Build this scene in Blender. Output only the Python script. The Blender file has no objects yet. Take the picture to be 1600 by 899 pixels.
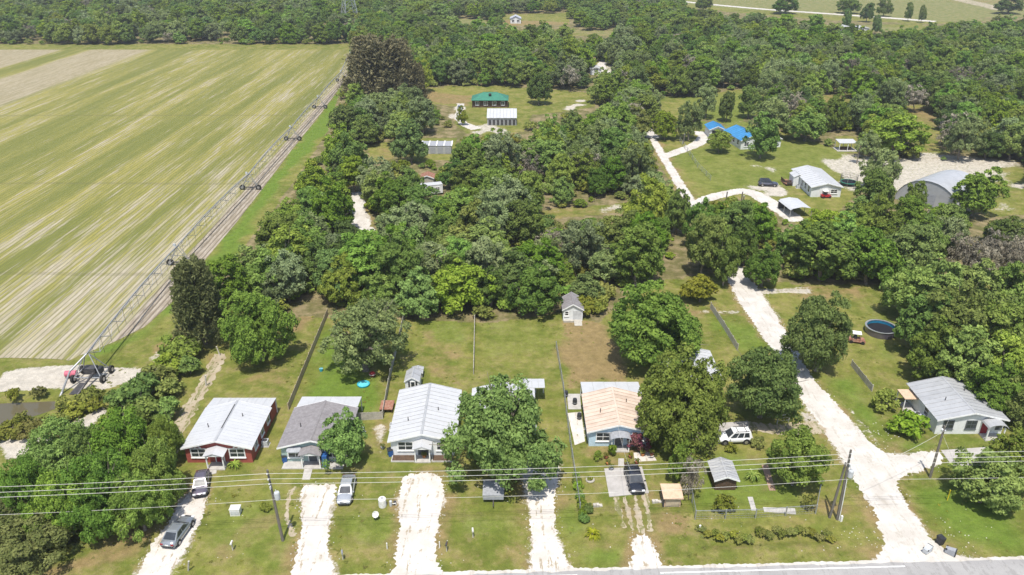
import bpy, math, random
import numpy as np
from mathutils import Vector, Matrix

# ------------------------------------------------------------------ camera, sky, sun, exposure
F_PX, PITCH, CAM_H = 1200.0, math.radians(26), 62.0
sc = bpy.context.scene
COL = sc.collection
cam_d = bpy.data.cameras.new('camera'); cam = bpy.data.objects.new('camera', cam_d); COL.objects.link(cam)
cam.location = (0, 0, CAM_H); cam.rotation_euler = (math.radians(64), 0, 0)
cam_d.sensor_width = 36; cam_d.lens = 36 * F_PX / 1600; cam_d.clip_end = 20000; cam_d.clip_start = 1
sc.camera = cam
SUN_EL, SUN_AZ = math.radians(68), math.radians(6.6)      # shadows run away from the camera, a little to the right
w = bpy.data.worlds.new('World'); sc.world = w; w.use_nodes = True
nt = w.node_tree; bg = nt.nodes['Background']
sky = nt.nodes.new('ShaderNodeTexSky'); sky.sky_type = 'NISHITA'; sky.sun_disc = False
sky.sun_elevation = SUN_EL; sky.sun_rotation = math.pi + SUN_AZ; sky.air_density = 1.0; sky.dust_density = 1.5
nt.links.new(sky.outputs[0], bg.inputs[0]); bg.inputs[1].default_value = 0.14
sl = bpy.data.lights.new('sun', 'SUN'); sl.energy = 4.2; sl.angle = math.radians(0.6); sl.color = (1, 0.955, 0.88)
so = bpy.data.objects.new('sun', sl); COL.objects.link(so); so.location = (0, 0, 300)
so.rotation_euler = Vector((math.cos(SUN_EL) * math.sin(SUN_AZ), math.cos(SUN_EL) * math.cos(SUN_AZ), -math.sin(SUN_EL))).to_track_quat('-Z', 'Y').to_euler()
sc.view_settings.view_transform = 'Standard'; sc.view_settings.look = 'None'
sc.view_settings.exposure = 0.4; sc.view_settings.gamma = 1.0; sc.view_settings.use_curve_mapping = False
sc.cycles.max_bounces = 5; sc.cycles.diffuse_bounces = 3; sc.cycles.transparent_max_bounces = 8
sc.cycles.volume_bounces = 0

random.seed(7); RNG = np.random.default_rng(11)
CP, SP = math.cos(PITCH), math.sin(PITCH)
def G(px, py, z=0.0):
    """photo pixel -> point on the horizontal plane at height z"""
    dx = (px - 800) / F_PX; dy = -(py - 449.5) / F_PX
    t = (z - CAM_H) / (-SP + dy * CP)
    return (dx * t, (CP + dy * SP) * t)
def S(x, y, z=0.0):
    vz = z - CAM_H; zc = y * CP - vz * SP; yc = y * SP + vz * CP
    return 800 + F_PX * x / zc, 449.5 - F_PX * yc / zc
def GP(pts, z=0.0): return [G(a, b, z) for a, b in pts]

# ------------------------------------------------------------------ materials
MATS = {}
def ramp(n, el):
    r = n.new('ShaderNodeValToRGB'); e = r.color_ramp.elements
    while len(e) < len(el): e.new(0.5)
    for i, (p, c) in enumerate(el):
        e[i].position = p; e[i].color = (*c, 1) if len(c) == 3 else c
    return r
def noise(n, l, vec, scale, detail=4, rough=0.6, dist=0):
    t = n.new('ShaderNodeTexNoise'); t.inputs['Scale'].default_value = scale; t.inputs['Detail'].default_value = detail
    t.inputs['Roughness'].default_value = rough; t.inputs['Distortion'].default_value = dist
    if vec is not None: l.new(vec, t.inputs['Vector'])
    return t.outputs['Fac']
def mixc(n, l, fac, a, b, mode='MIX'):
    m = n.new('ShaderNodeMix'); m.data_type = 'RGBA'; m.blend_type = mode
    for s, v in ((0, fac), (6, a), (7, b)):
        if hasattr(v, 'is_linked') or isinstance(v, bpy.types.NodeSocket): l.new(v, m.inputs[s])
        elif s == 0: m.inputs[0].default_value = v
        else: m.inputs[s].default_value = (*v, 1)
    return m.outputs[2]
def mth(n, l, op, a, b=None, c=None, clamp=False):
    m = n.new('ShaderNodeMath'); m.operation = op; m.use_clamp = clamp
    for i, v in enumerate((a, b, c)):
        if v is None: continue
        if isinstance(v, bpy.types.NodeSocket): l.new(v, m.inputs[i])
        else: m.inputs[i].default_value = v
    return m.outputs[0]
def sstep(n, l, v, lo, hi):
    m = n.new('ShaderNodeMapRange'); m.interpolation_type = 'SMOOTHSTEP'
    l.new(v, m.inputs[0]); m.inputs[1].default_value = lo; m.inputs[2].default_value = hi
    return m.outputs[0]
def newmat(name):
    m = bpy.data.materials.new(name); m.use_nodes = True; MATS[name] = m
    n, l = m.node_tree.nodes, m.node_tree.links
    return m, n, l, n['Principled BSDF']
def mat(name, c, c2=None, scale=3.0, rough=0.7, metal=0.0, bump=0.0, bscale=20, spec=0.3, stretch=None, vary=0.0, emit=None):
    """paint or stuff with a second worn tone mixed in by noise, and fine relief"""
    if name in MATS: return MATS[name]
    m, n, l, b = newmat(name)
    tc = n.new('ShaderNodeTexCoord'); vec = tc.outputs['Object']
    if stretch:
        mp = n.new('ShaderNodeMapping'); mp.inputs['Scale'].default_value = stretch; l.new(vec, mp.inputs[0]); vec = mp.outputs[0]
    if c2 is None: c2 = tuple(v * 0.78 for v in c)
    f = sstep(n, l, noise(n, l, vec, scale, 5, 0.65), 0.38, 0.68)
    col = mixc(n, l, f, c, c2)
    if vary:
        oi = n.new('ShaderNodeObjectInfo')
        hv = n.new('ShaderNodeHueSaturation'); l.new(col, hv.inputs['Color'])
        l.new(mth(n, l, 'MULTIPLY_ADD', oi.outputs['Random'], vary, 1 - vary / 2), hv.inputs['Value']); col = hv.outputs[0]
    l.new(col, b.inputs['Base Color'])
    b.inputs['Roughness'].default_value = rough; b.inputs['Metallic'].default_value = metal
    b.inputs['Specular IOR Level'].default_value = spec
    if bump:
        bp = n.new('ShaderNodeBump'); bp.inputs['Strength'].default_value = bump; bp.inputs['Distance'].default_value = 0.05
        l.new(noise(n, l, vec, bscale, 5, 0.7), bp.inputs['Height']); l.new(bp.outputs[0], b.inputs['Normal'])
    return m
def leaf_mat(name, c, c2, trans=0.26, hue=0.045):
    """leaves: tone varies per leaf (attribute), per clump and per plant"""
    m, n, l, b = newmat(name)
    n.remove(b); out = n['Material Output']
    at = n.new('ShaderNodeAttribute'); at.attribute_name = 'tint'
    oi = n.new('ShaderNodeObjectInfo')
    col = mixc(n, l, at.outputs['Fac'], c, c2)
    hv = n.new('ShaderNodeHueSaturation'); l.new(col, hv.inputs['Color'])
    r2 = mth(n, l, 'FRACT', mth(n, l, 'MULTIPLY', oi.outputs['Random'], 7.31))
    r3 = mth(n, l, 'FRACT', mth(n, l, 'MULTIPLY', oi.outputs['Random'], 23.7))
    l.new(mth(n, l, 'MULTIPLY_ADD', oi.outputs['Random'], hue, 0.5 - hue * 0.85), hv.inputs['Hue'])
    l.new(mth(n, l, 'MULTIPLY_ADD', r2, 0.52, 0.74), hv.inputs['Value'])
    l.new(mth(n, l, 'MULTIPLY_ADD', r3, 0.22, 0.90), hv.inputs['Saturation'])
    d = n.new('ShaderNodeBsdfDiffuse'); t = n.new('ShaderNodeBsdfTranslucent'); mx = n.new('ShaderNodeMixShader')
    l.new(hv.outputs[0], d.inputs[0]); l.new(hv.outputs[0], t.inputs[0]); mx.inputs[0].default_value = trans
    l.new(d.outputs[0], mx.inputs[1]); l.new(t.outputs[0], mx.inputs[2]); l.new(mx.outputs[0], out.inputs[0])
    return m

leaf_mat('leaf_oak', (0.073, 0.145, 0.029), (0.259, 0.391, 0.083))
leaf_mat('leaf_dark', (0.055, 0.112, 0.029), (0.187, 0.284, 0.070))
leaf_mat('leaf_grey', (0.108, 0.154, 0.062), (0.303, 0.374, 0.160), hue=0.02)
leaf_mat('leaf_light', (0.100, 0.180, 0.030), (0.300, 0.390, 0.085))
leaf_mat('leaf_yellow', (0.14, 0.17, 0.022), (0.37, 0.37, 0.065), hue=0.01)
leaf_mat('leaf_pine', (0.090, 0.115, 0.042), (0.245, 0.265, 0.110), hue=0.01)
leaf_mat('leaf_pinebrown', (0.105, 0.105, 0.055), (0.27, 0.250, 0.14), hue=0.01)
leaf_mat('leaf_pink', (0.1, 0.11, 0.04), (0.4, 0.12, 0.19), hue=0.01)
leaf_mat('leaf_brown', (0.17, 0.15, 0.105), (0.36, 0.33, 0.25), hue=0.01)
leaf_mat('leaf_weed', (0.105, 0.143, 0.029), (0.297, 0.314, 0.083), hue=0.04)
mat('bark', (0.16, 0.125, 0.09), (0.30, 0.27, 0.23), 4, 0.9, bump=0.6)
mat('white_wall', (0.72, 0.73, 0.72), (0.62, 0.63, 0.62), 1.2, 0.6)
mat('red_wall', (0.33, 0.085, 0.065), (0.27, 0.07, 0.055), 1.2, 0.7)
mat('green_wall', (0.34, 0.44, 0.40), (0.28, 0.37, 0.34), 1.2, 0.7)
mat('blue_wall', (0.48, 0.62, 0.72), (0.40, 0.53, 0.63), 1.2, 0.7)
mat('trim', (0.80, 0.80, 0.78), (0.68, 0.68, 0.66), 3, 0.5)
mat('white_roof', (0.49, 0.495, 0.50), (0.45, 0.455, 0.46), 0.8, 0.45, spec=0.4, vary=0.03)
mat('galv_roof', (0.43, 0.435, 0.44), (0.38, 0.385, 0.39), 0.8, 0.4, metal=0.15, vary=0.10)
mat('tan_roof', (0.58, 0.475, 0.385), (0.50, 0.395, 0.31), 0.7, 0.55, vary=0.14)
mat('shingle', (0.20, 0.185, 0.185), (0.26, 0.245, 0.245), 2.2, 0.9, bump=0.5, bscale=8)
mat('blue_roof', (0.055, 0.24, 0.47), (0.045, 0.19, 0.38), 1, 0.5, vary=0.08)
mat('green_roof', (0.045, 0.20, 0.13), (0.04, 0.16, 0.11), 1, 0.5, vary=0.08)
mat('glass', (0.025, 0.03, 0.035), (0.06, 0.07, 0.08), 0.6, 0.08, spec=0.7)
mat('blind', (0.55, 0.56, 0.56), None, 2, 0.6)
mat('red_door', (0.28, 0.02, 0.03), None, 3, 0.5)
mat('dark_door', (0.10, 0.11, 0.12), None, 3, 0.5)
mat('blue_paint', (0.03, 0.11, 0.32), None, 3, 0.5)
mat('concrete', (0.45, 0.43, 0.40), (0.36, 0.34, 0.31), 1.5, 0.85, bump=0.3)
mat('pad_concrete', (0.42, 0.395, 0.37), (0.33, 0.31, 0.285), 0.6, 0.85, bump=0.2)
mat('wood', (0.50, 0.41, 0.29), (0.38, 0.31, 0.22), 2.5, 0.85, bump=0.5, vary=0.2)
mat('grey_wood', (0.46, 0.43, 0.37), (0.34, 0.32, 0.27), 2.5, 0.9, bump=0.5, vary=0.25)
mat('brown_wood', (0.11, 0.07, 0.045), (0.07, 0.045, 0.03), 3, 0.85, bump=0.5)
mat('plywood', (0.58, 0.42, 0.29), (0.48, 0.34, 0.23), 2, 0.8)
mat('pole_wood', (0.13, 0.115, 0.095), (0.20, 0.18, 0.155), 3, 0.9, stretch=(4, 4, 0.4))
mat('galv', (0.50, 0.51, 0.52), (0.40, 0.41, 0.42), 3, 0.38, metal=0.6)
mat('galv_dull', (0.34, 0.345, 0.35), (0.27, 0.27, 0.27), 3, 0.5, metal=0.3)
mat('dark_steel', (0.06, 0.06, 0.065), (0.11, 0.10, 0.095), 3, 0.55, metal=0.3)
mat('tyre', (0.02, 0.02, 0.02), (0.04, 0.037, 0.033), 5, 0.9)
mat('rim', (0.45, 0.45, 0.46), None, 5, 0.3, metal=0.7)
mat('black_plastic', (0.025, 0.027, 0.03), (0.045, 0.045, 0.045), 4, 0.5)
mat('wire', (0.62, 0.60, 0.54), None, 1, 0.5, metal=0.1)
mat('porcelain', (0.62, 0.63, 0.63), None, 3, 0.35)
mat('trans_grey', (0.50, 0.52, 0.53), None, 3, 0.5)
for nm, c in (('grey', (0.26, 0.28, 0.30)), ('plum', (0.15, 0.13, 0.16)), ('silver', (0.44, 0.46, 0.49)), ('black', (0.018, 0.02, 0.028)), ('white', (0.76, 0.76, 0.75)), ('navy', (0.05, 0.055, 0.085))):
    m = mat('paint_' + nm, c, tuple(v * 0.88 for v in c), 1.5, 0.25, metal=0.35 if nm in ('grey', 'silver', 'plum') else 0, spec=0.5)
    m.node_tree.nodes['Principled BSDF'].inputs['Coat Weight'].default_value = 0.6
mat('head_lamp', (0.75, 0.76, 0.78), None, 5, 0.1); mat('tail_lamp', (0.30, 0.015, 0.015), None, 5, 0.2)
mat('plastic_white', (0.74, 0.73, 0.70), (0.62, 0.60, 0.55), 3, 0.4)
mat('teal', (0.04, 0.42, 0.50), (0.03, 0.33, 0.42), 3, 0.35); mat('aqua', (0.14, 0.55, 0.60), (0.10, 0.46, 0.52), 2, 0.2)
mat('red_plastic', (0.38, 0.02, 0.025), None, 3, 0.4); mat('pink', (0.55, 0.14, 0.19), None, 3, 0.5)
mat('orange', (0.52, 0.22, 0.07), None, 3, 0.6); mat('yellow', (0.62, 0.50, 0.03), None, 3, 0.5)
mat('tramp_mat', (0.012, 0.012, 0.016), None, 5, 0.8); mat('tramp_blue', (0.02, 0.20, 0.34), (0.015, 0.14, 0.26), 3, 0.4)
mat('terracotta', (0.36, 0.14, 0.07), None, 4, 0.8); mat('stone', (0.50, 0.47, 0.41), (0.38, 0.35, 0.30), 5, 0.9, bump=0.4, vary=0.3)
mat('rust', (0.26, 0.11, 0.07), (0.36, 0.22, 0.16), 3, 0.85); mat('tarp_grey', (0.33, 0.34, 0.36), None, 3, 0.6)
mat('brick_path', (0.40, 0.27, 0.19), (0.33, 0.22, 0.15), 4, 0.9, vary=0.3)

# ------------------------------------------------------------------ mesh helpers
def link(me, name, material, parent=None, smooth=False):
    if material is not None: me.materials.append(MATS[material] if isinstance(material, str) else material)
    if smooth: me.polygons.foreach_set('use_smooth', [True] * len(me.polygons))
    o = bpy.data.objects.new(name, me); COL.objects.link(o)
    if parent is not None: o.parent = parent
    return o
class MB:
    def __init__(s): s.v = []; s.f = []
    def add(s, vs, fs):
        k = len(s.v); s.v += [tuple(v) for v in vs]; s.f += [tuple(k + i for i in f) for f in fs]; return s
    def hexa(s, p):       # p: 4 bottom corners then 4 top corners, counter-clockwise from above
        return s.add(p, [(3, 2, 1, 0), (4, 5, 6, 7), (0, 1, 5, 4), (1, 2, 6, 5), (2, 3, 7, 6), (3, 0, 4, 7)])
    def box(s, x0, y0, z0, x1, y1, z1):
        return s.hexa([(x0, y0, z0), (x1, y0, z0), (x1, y1, z0), (x0, y1, z0), (x0, y0, z1), (x1, y0, z1), (x1, y1, z1), (x0, y1, z1)])
    def cbox(s, x, y, z, sx, sy, sz): return s.box(x - sx / 2, y - sy / 2, z - sz / 2, x + sx / 2, y + sy / 2, z + sz / 2)
    def slab(s, p, t, up=None):   # four corners of a flat piece, thickness t against its normal
        a = [Vector(q) for q in p]; nn = (a[1] - a[0]).cross(a[3] - a[0]).normalized()
        if up is not None and nn.z < 0: nn = -nn; a = a[::-1]
        return s.hexa([q - nn * t for q in a] + a)
    def tube(s, p0, p1, r0, r1=None, n=6, cap=True):
        r1 = r0 if r1 is None else r1
        a, b = Vector(p0), Vector(p1); d = (b - a)
        if d.length < 1e-6: return s
        d.normalize(); u = d.orthogonal().normalized(); v = d.cross(u)
        vs = [c + (u * math.cos(t) + v * math.sin(t)) * r for c, r in ((a, r0), (b, r1)) for t in [2 * math.pi * i / n for i in range(n)]]
        fs = [(i, (i + 1) % n, n + (i + 1) % n, n + i) for i in range(n)]
        if cap: fs += [tuple(range(n - 1, -1, -1)), tuple(range(n, 2 * n))]
        return s.add(vs, fs)
    def path(s, pts, r, n=5):
        for i in range(len(pts) - 1): s.tube(pts[i], pts[i + 1], r[i] if hasattr(r, '__len__') else r, r[i + 1] if hasattr(r, '__len__') else r, n, False)
        return s
    def lathe(s, prof, n=16, c=(0, 0, 0), cap=True):
        k = len(prof); vs = [(c[0] + r * math.cos(2 * math.pi * i / n), c[1] + r * math.sin(2 * math.pi * i / n), c[2] + z) for i in range(n) for r, z in prof]
        fs = [(i * k + j, ((i + 1) % n) * k + j, ((i + 1) % n) * k + j + 1, i * k + j + 1) for i in range(n) for j in range(k - 1)]
        if cap and prof[-1][0] > 1e-4: fs.append(tuple(i * k + k - 1 for i in range(n)))
        if cap and prof[0][0] > 1e-4: fs.append(tuple(i * k for i in range(n - 1, -1, -1)))
        return s.add(vs, fs)
    def prism(s, poly, z0, z1):
        n = len(poly); vs = [(x, y, z0) for x, y in poly] + [(x, y, z1) for x, y in poly]
        return s.add(vs, [tuple(range(n - 1, -1, -1)), tuple(range(n, 2 * n))] + [(i, (i + 1) % n, n + (i + 1) % n, n + i) for i in range(n)])
    def build(s, name, material, parent=None, smooth=False):
        me = bpy.data.meshes.new(name); me.from_pydata(s.v, [], s.f); me.update()
        return link(me, name, material, parent, smooth)
def tag(o, label, cat, group=None):
    o['label'] = label; o['category'] = cat
    if group: o['group'] = group
    return o
def thing(name, label, cat, loc=(0, 0, 0), rz=0.0, group=None):
    o = bpy.data.objects.new(name, None); COL.objects.link(o); o.location = (loc[0], loc[1], loc[2] if len(loc) > 2 else 0); o.rotation_euler = (0, 0, rz)
    o.empty_display_size = 0.3
    return tag(o, label, cat, group)
def struct(o): o['kind'] = 'structure'; return o
def copy_tree(o, parent=None):
    c = o.copy(); COL.objects.link(c); c.parent = parent
    for ch in list(o.children): copy_tree(ch, c)
    return c

# ------------------------------------------------------------------ ground painting helpers
def sdf(P, poly):
    """signed distance from points to a polygon (negative inside)"""
    poly = np.asarray(poly, float); d = np.full(len(P), 1e18); ins = np.zeros(len(P), bool)
    for i in range(len(poly)):
        a, b = poly[i], poly[(i + 1) % len(poly)]; e = b - a; wv = P - a
        t = np.clip((wv @ e) / max(e @ e, 1e-9), 0, 1); q = wv - t[:, None] * e; d = np.minimum(d, (q ** 2).sum(1))
        c = (a[1] > P[:, 1]) != (b[1] > P[:, 1])
        with np.errstate(divide='ignore', invalid='ignore'):
            xi = (b[0] - a[0]) * (P[:, 1] - a[1]) / (b[1] - a[1]) + a[0]
        ins ^= c & (P[:, 0] < xi)
    d = np.sqrt(d); return np.where(ins, -d, d)
def inside(px, py, poly):
    r = False; n = len(poly)
    for i in range(n):
        ax, ay = poly[i]; bx, by = poly[(i + 1) % n]
        if (ay > py) != (by > py) and px < (bx - ax) * (py - ay) / (by - ay) + ax: r = not r
    return r
def vnoise(x, y, s, seed=0):
    """smooth value noise on numpy arrays"""
    r = np.random.default_rng(seed).random((64, 64)); X = x / s + 1000; Y = y / s + 1000
    i = np.floor(X).astype(int); j = np.floor(Y).astype(int); u = X - i; v = Y - j
    u = u * u * (3 - 2 * u); v = v * v * (3 - 2 * v); i %= 64; j %= 64; i1 = (i + 1) % 64; j1 = (j + 1) % 64
    return (r[i, j] * (1 - u) + r[i1, j] * u) * (1 - v) + (r[i, j1] * (1 - u) + r[i1, j1] * u) * v
# ------------------------------------------------------------------ ground sheet
def axis(fine, far):
    a = list(fine); s = fine[1] - fine[0]
    while a[-1] < far: s *= 1.16; a.append(a[-1] + s)
    s = fine[1] - fine[0]; b = [fine[0]]
    while b[-1] > -far: s *= 1.16; b.append(b[-1] - s)
    return np.array(b[:0:-1] + a)
gx = axis(np.arange(-80, 100.01, 0.55), 9000)
gy = np.concatenate([axis(np.arange(52, 130, 0.55), 10)[:0], np.array([-6000, -3000, -1200, -400, -100, 0, 25, 40, 47]), np.arange(50, 125, 0.55), np.arange(125, 300, 1.2), np.arange(300, 700, 4.0), 700 + 12 * (1.35 ** np.arange(1, 24))])
X, Y = np.meshgrid(gx, gy); P = np.stack([X.ravel(), Y.ravel()], 1)
def paint(polys, feather=1.2, wob=1.0, seed=3, off=0.0):
    out = np.zeros(len(P)); wv = (vnoise(P[:, 0], P[:, 1], 3.5, seed) - 0.5) * 2 * wob
    for poly in polys:
        st = 1.0; pts = poly
        if isinstance(poly, tuple): st, pts = poly
        q = np.asarray(GP(pts)); lo, hi = q.min(0) - 6, q.max(0) + 6
        m = np.where((P[:, 0] > lo[0]) & (P[:, 0] < hi[0]) & (P[:, 1] > lo[1]) & (P[:, 1] < hi[1]))[0]
        d = sdf(P[m], q) + wv[m] - off; out[m] = np.maximum(out[m], st * np.clip(0.5 - d / (2 * feather), 0, 1))
    return out
DIRT = [(0.75, [(330, 545), (345, 552), (318, 605), (275, 680), (262, 690), (285, 640)]), (0.55, [(400, 560), (470, 575), (440, 650), (425, 620), (360, 600)]),
        (0.9, [(876, 500), (930, 498), (985, 560), (985, 600), (905, 600), (885, 640), (874, 560)]), (0.55, [(650, 500), (730, 550), (730, 600), (690, 610), (655, 560)]),
        (0.8, [(170, 840), (235, 800), (255, 830), (225, 870), (110, 899), (60, 899)]), (0.6, [(690, 740), (720, 735), (725, 790), (700, 800), (690, 760)]),
        (0.6, [(950, 775), (1010, 772), (1020, 830), (985, 840), (965, 815)]), (0.75, [(1010, 800), (1080, 800), (1085, 840), (1040, 838)]),
        (0.5, [(520, 790), (545, 790), (530, 850), (515, 850)]), (0.8, [(575, 640), (603, 650), (606, 720), (588, 720)]), (0.6, [(905, 690), (1030, 690), (1040, 790), (1010, 800), (1000, 740), (905, 740)]),
        (0.9, [(430, 480), (490, 475), (510, 488), (480, 520), (440, 530)]), (0.65, [(1190, 450), (1350, 440), (1360, 465), (1260, 468)]), (0.7, [(1060, 480), (1110, 478), (1190, 488), (1200, 500), (1080, 497)]),
        (0.8, [(240, 540), (300, 495), (340, 430), (350, 440), (330, 500), (270, 560), (240, 580)]), (0.6, [(1260, 640), (1290, 590), (1310, 620), (1340, 680), (1320, 690)]),
        (0.5, [(1270, 690), (1300, 690), (1390, 830), (1380, 850)]), (0.7, [(1290, 780), (1340, 790), (1330, 815), (1290, 810)]),
        (0.7, [(540, 295), (590, 300), (600, 370), (545, 375)]), (0.6, [(590, 230), (640, 225), (650, 260), (585, 262)]), (0.55, [(1420, 210), (1480, 205), (1490, 240), (1430, 240)]),
        (0.7, [(1410, 170), (1460, 165), (1500, 195), (1440, 200)]), (0.6, [(1280, 145), (1330, 140), (1340, 175), (1290, 175)]), (0.8, [(655, 140), (740, 150), (730, 165), (660, 160)]),
        (0.8, [(770, 30), (900, 35), (860, 45), (780, 46)]), (0.5, [(830, 45), (1000, 45), (990, 60), (860, 62)]), (0.6, [(0, 665), (110, 640), (170, 640), (130, 700), (0, 750)]),
        (0.6, [(1480, 0), (1600, 0), (1600, 14), (1540, 10)]), (0.55, [(780, 330), (1000, 315), (1000, 340), (780, 352)]), (0.5, [(370, 800), (460, 780), (460, 899), (300, 899)]), (0.5, [(690, 850), (830, 840), (830, 899), (700, 899)]),
        (0.45, [(530, 850), (620, 845), (610, 899), (530, 899)]), (0.55, [(890, 830), (980, 830), (980, 870), (900, 880)]), (0.45, [(1150, 700), (1290, 700), (1290, 760), (1180, 790)]),
        (0.5, [(1220, 790), (1300, 770), (1320, 830), (1240, 850)]), (0.5, [(1040, 840), (1380, 840), (1380, 875), (1040, 885)])]
SAND = [(0.6, [(1280, 248), (1350, 243), (1480, 238), (1580, 252), (1600, 300), (1530, 285), (1430, 300), (1340, 300), (1310, 280)]), (0.95, [(0, 580), (130, 570), (225, 578), (215, 598), (130, 610), (0, 612)]), (0.85, [(0, 690), (60, 685), (110, 690), (90, 712), (10, 715)]), (0.8, [(95, 668), (165, 630), (170, 645), (110, 690)]),
        (0.55, [(235, 560), (290, 520), (310, 510), (265, 545), (245, 575)]), (0.54, [(1290, 255), (1345, 250), (1345, 290), (1320, 285)]), (0.54, [(1398, 258), (1480, 248), (1530, 262), (1450, 290), (1400, 290)]),
        (0.54, [(1500, 250), (1560, 255), (1575, 272), (1520, 270)]), (0.54, [(1440, 320), (1500, 330), (1480, 345), (1430, 338)]), (0.54, [(1545, 310), (1585, 315), (1590, 325), (1540, 330)]), (0.75, [(1575, 285), (1620, 285), (1620, 300), (1575, 296)]),
        (0.95, [(549, 306), (562, 308), (578, 350), (570, 360), (556, 350)]), (0.8, [(1160, 288), (1215, 288), (1215, 303), (1165, 300)]), (0.6, [(1180, 262), (1200, 262), (1200, 268), (1180, 268)]),
        (0.6, [(730, 195), (765, 190), (800, 208), (770, 212), (735, 206)]), (0.9, [(712, 165), (724, 163), (722, 190), (714, 190)]), (0.8, [(884, 165), (914, 155), (918, 160), (890, 172)]),
        (0.65, [(940, 323), (985, 322), (985, 330), (940, 330)]), (0.55, [(830, 336), (870, 333), (870, 340), (835, 342)]), (0.6, [(1180, 452), (1270, 448), (1270, 460), (1190, 460)]),
        (0.7, [(1090, 484), (1112, 483), (1112, 490), (1090, 490)]), (0.7, [(1118, 485), (1155, 487), (1155, 492), (1118, 491)]), (0.7, [(1235, 640), (1262, 640), (1290, 672), (1270, 675)]),
        (0.6, [(586, 665), (603, 660), (600, 715), (590, 705)]), (0.6, [(905, 645), (918, 640), (922, 690), (908, 700)]), (0.5, [(1515, 690), (1560, 685), (1560, 700), (1520, 700)]),
        (0.5, [(1315, 630), (1330, 635), (1390, 700), (1372, 705)]), (0.6, [(915, 105), (960, 100), (962, 118), (925, 118)]), (0.6, [(1100, 40), (1200, 30), (1200, 34), (1110, 43)])]
LUSH = [(0.9, [(505, 500), (600, 590), (600, 650), (560, 650), (470, 620)]), (0.6, [(640, 495), (735, 490), (735, 545), (650, 540)]), (0.5, [(748, 492), (870, 500), (872, 560), (745, 560)]),
        (0.85, [(1290, 590), (1330, 585), (1400, 690), (1380, 700)]), (0.8, [(1400, 690), (1540, 690), (1400, 708)]), (0.7, [(1345, 470), (1370, 480), (1440, 590), (1350, 560)]), (0.85, [(1410, 750), (1600, 740), (1600, 868), (1520, 865), (1470, 850)]),
        (0.75, [(1100, 500), (1200, 500), (1230, 540), (1150, 560)]), (0.75, [(1080, 700), (1270, 730), (1270, 800), (1085, 800)]), (0.6, [(290, 800), (460, 740), (450, 899), (330, 899)]), (0.6, [(530, 800), (620, 800), (615, 860), (535, 860)]),
        (0.6, [(690, 800), (820, 790), (820, 850), (690, 850)]), (0.7, [(870, 790), (905, 760), (915, 830), (880, 880)]), (1.3, [(320, 407), (367, 351), (409, 297), (457, 233), (500, 180), (540, 125), (556, 130), (525, 190), (475, 245), (445, 280), (385, 364), (345, 420), (300, 470), (270, 490), (210, 535), (120, 570), (178, 535), (228, 510), (278, 464)]), (0.8, [(900, 850), (980, 850), (985, 885), (900, 890)]),
        (0.7, [(210, 545), (290, 500), (300, 515), (220, 552)]), (0.6, [(1060, 150), (1200, 140), (1190, 200), (1060, 200)]), (0.55, [(1040, 245), (1180, 200), (1340, 235), (1300, 280), (1100, 310)]), (0.7, [(1050, 0), (1500, 0), (1600, 22), (1450, 32), (1080, 10)])]
PALE = [(0.9, [(1040, -20), (1700, -20), (1700, 30), (1460, 36), (1330, 28), (1080, 8)]), (0.8, [(900, 26), (1010, 50), (990, 62), (870, 50)]), (0.8, [(1080, 15), (1440, 45), (1330, 60), (1200, 40)]), (0.9, [(660, 30), (760, 25), (780, 40), (690, 42)])]
DRV = [[(195, 935), (215, 899), (234, 858), (262, 815), (282, 785), (302, 768), (326, 770), (322, 795), (300, 835), (282, 872), (264, 899), (250, 935)],
       [(445, 935), (455, 899), (464, 858), (474, 815), (468, 772), (478, 757), (500, 760), (524, 756), (520, 785), (512, 830), (514, 870), (522, 899), (530, 935)],
       [(595, 935), (610, 899), (624, 850), (624, 795), (626, 750), (648, 737), (690, 740), (693, 775), (684, 825), (680, 865), (690, 899), (712, 935)],
       [(800, 935), (826, 895), (831, 860), (828, 805), (816, 750), (813, 712), (840, 704), (868, 706), (874, 750), (866, 790), (870, 830), (880, 872), (905, 895), (930, 935)],
       [(978, 905), (988, 880), (990, 838), (1012, 834), (1022, 858), (1036, 890), (1044, 905)]]
ROAD = [(1330, 905), (1372, 874), (1384, 848), (1366, 800), (1336, 750), (1300, 692), (1262, 640), (1238, 592), (1205, 545), (1152, 470), (1134, 430), (1114, 385), (1098, 352), (1068, 312), (1042, 266), (1013, 216),
        (1024, 214), (1053, 262), (1080, 304), (1110, 345), (1136, 382), (1162, 424), (1190, 458), (1232, 525), (1262, 585), (1312, 636), (1352, 686), (1388, 712), (1440, 708), (1472, 704), (1476, 726), (1430, 738), (1396, 748), (1410, 780), (1436, 818), (1462, 850), (1500, 868), (1560, 880), (1600, 905)]
dirt, sand, lush, pale = paint(DIRT, 1.6, 1.4, 1), np.maximum(paint([s for s in SAND if max(b for _, b in s[1]) >= 348], 0.9, 0.8, 2), paint([s for s in SAND if max(b for _, b in s[1]) < 348], 2.6, 4.0, 2)), paint(LUSH, 2.2, 1.5, 5), paint(PALE, 6, 3, 6)
RE_PX = [(107, 563), (178, 535), (228, 510), (278, 464), (320, 407), (367, 351), (409, 297), (457, 233), (500, 180), (540, 125), (553, 90), (557, 74)]
halo = paint(DRV + [ROAD], 1.3, 0.9, 8, 0.35); sand = np.maximum(sand, halo * 0.62); dirt = np.maximum(dirt, paint(DRV + [ROAD], 1.8, 1.2, 9, 1.0) * 0.8)
FRONT = [(0, 420), (345, 505), (470, 490), (640, 494), (760, 500), (880, 484), (935, 500), (1000, 440), (1060, 430), (1130, 425), (1170, 430), (1250, 440), (1370, 440), (1600, 425), (1900, 425)]
fx, fy = zip(*FRONT)
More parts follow.
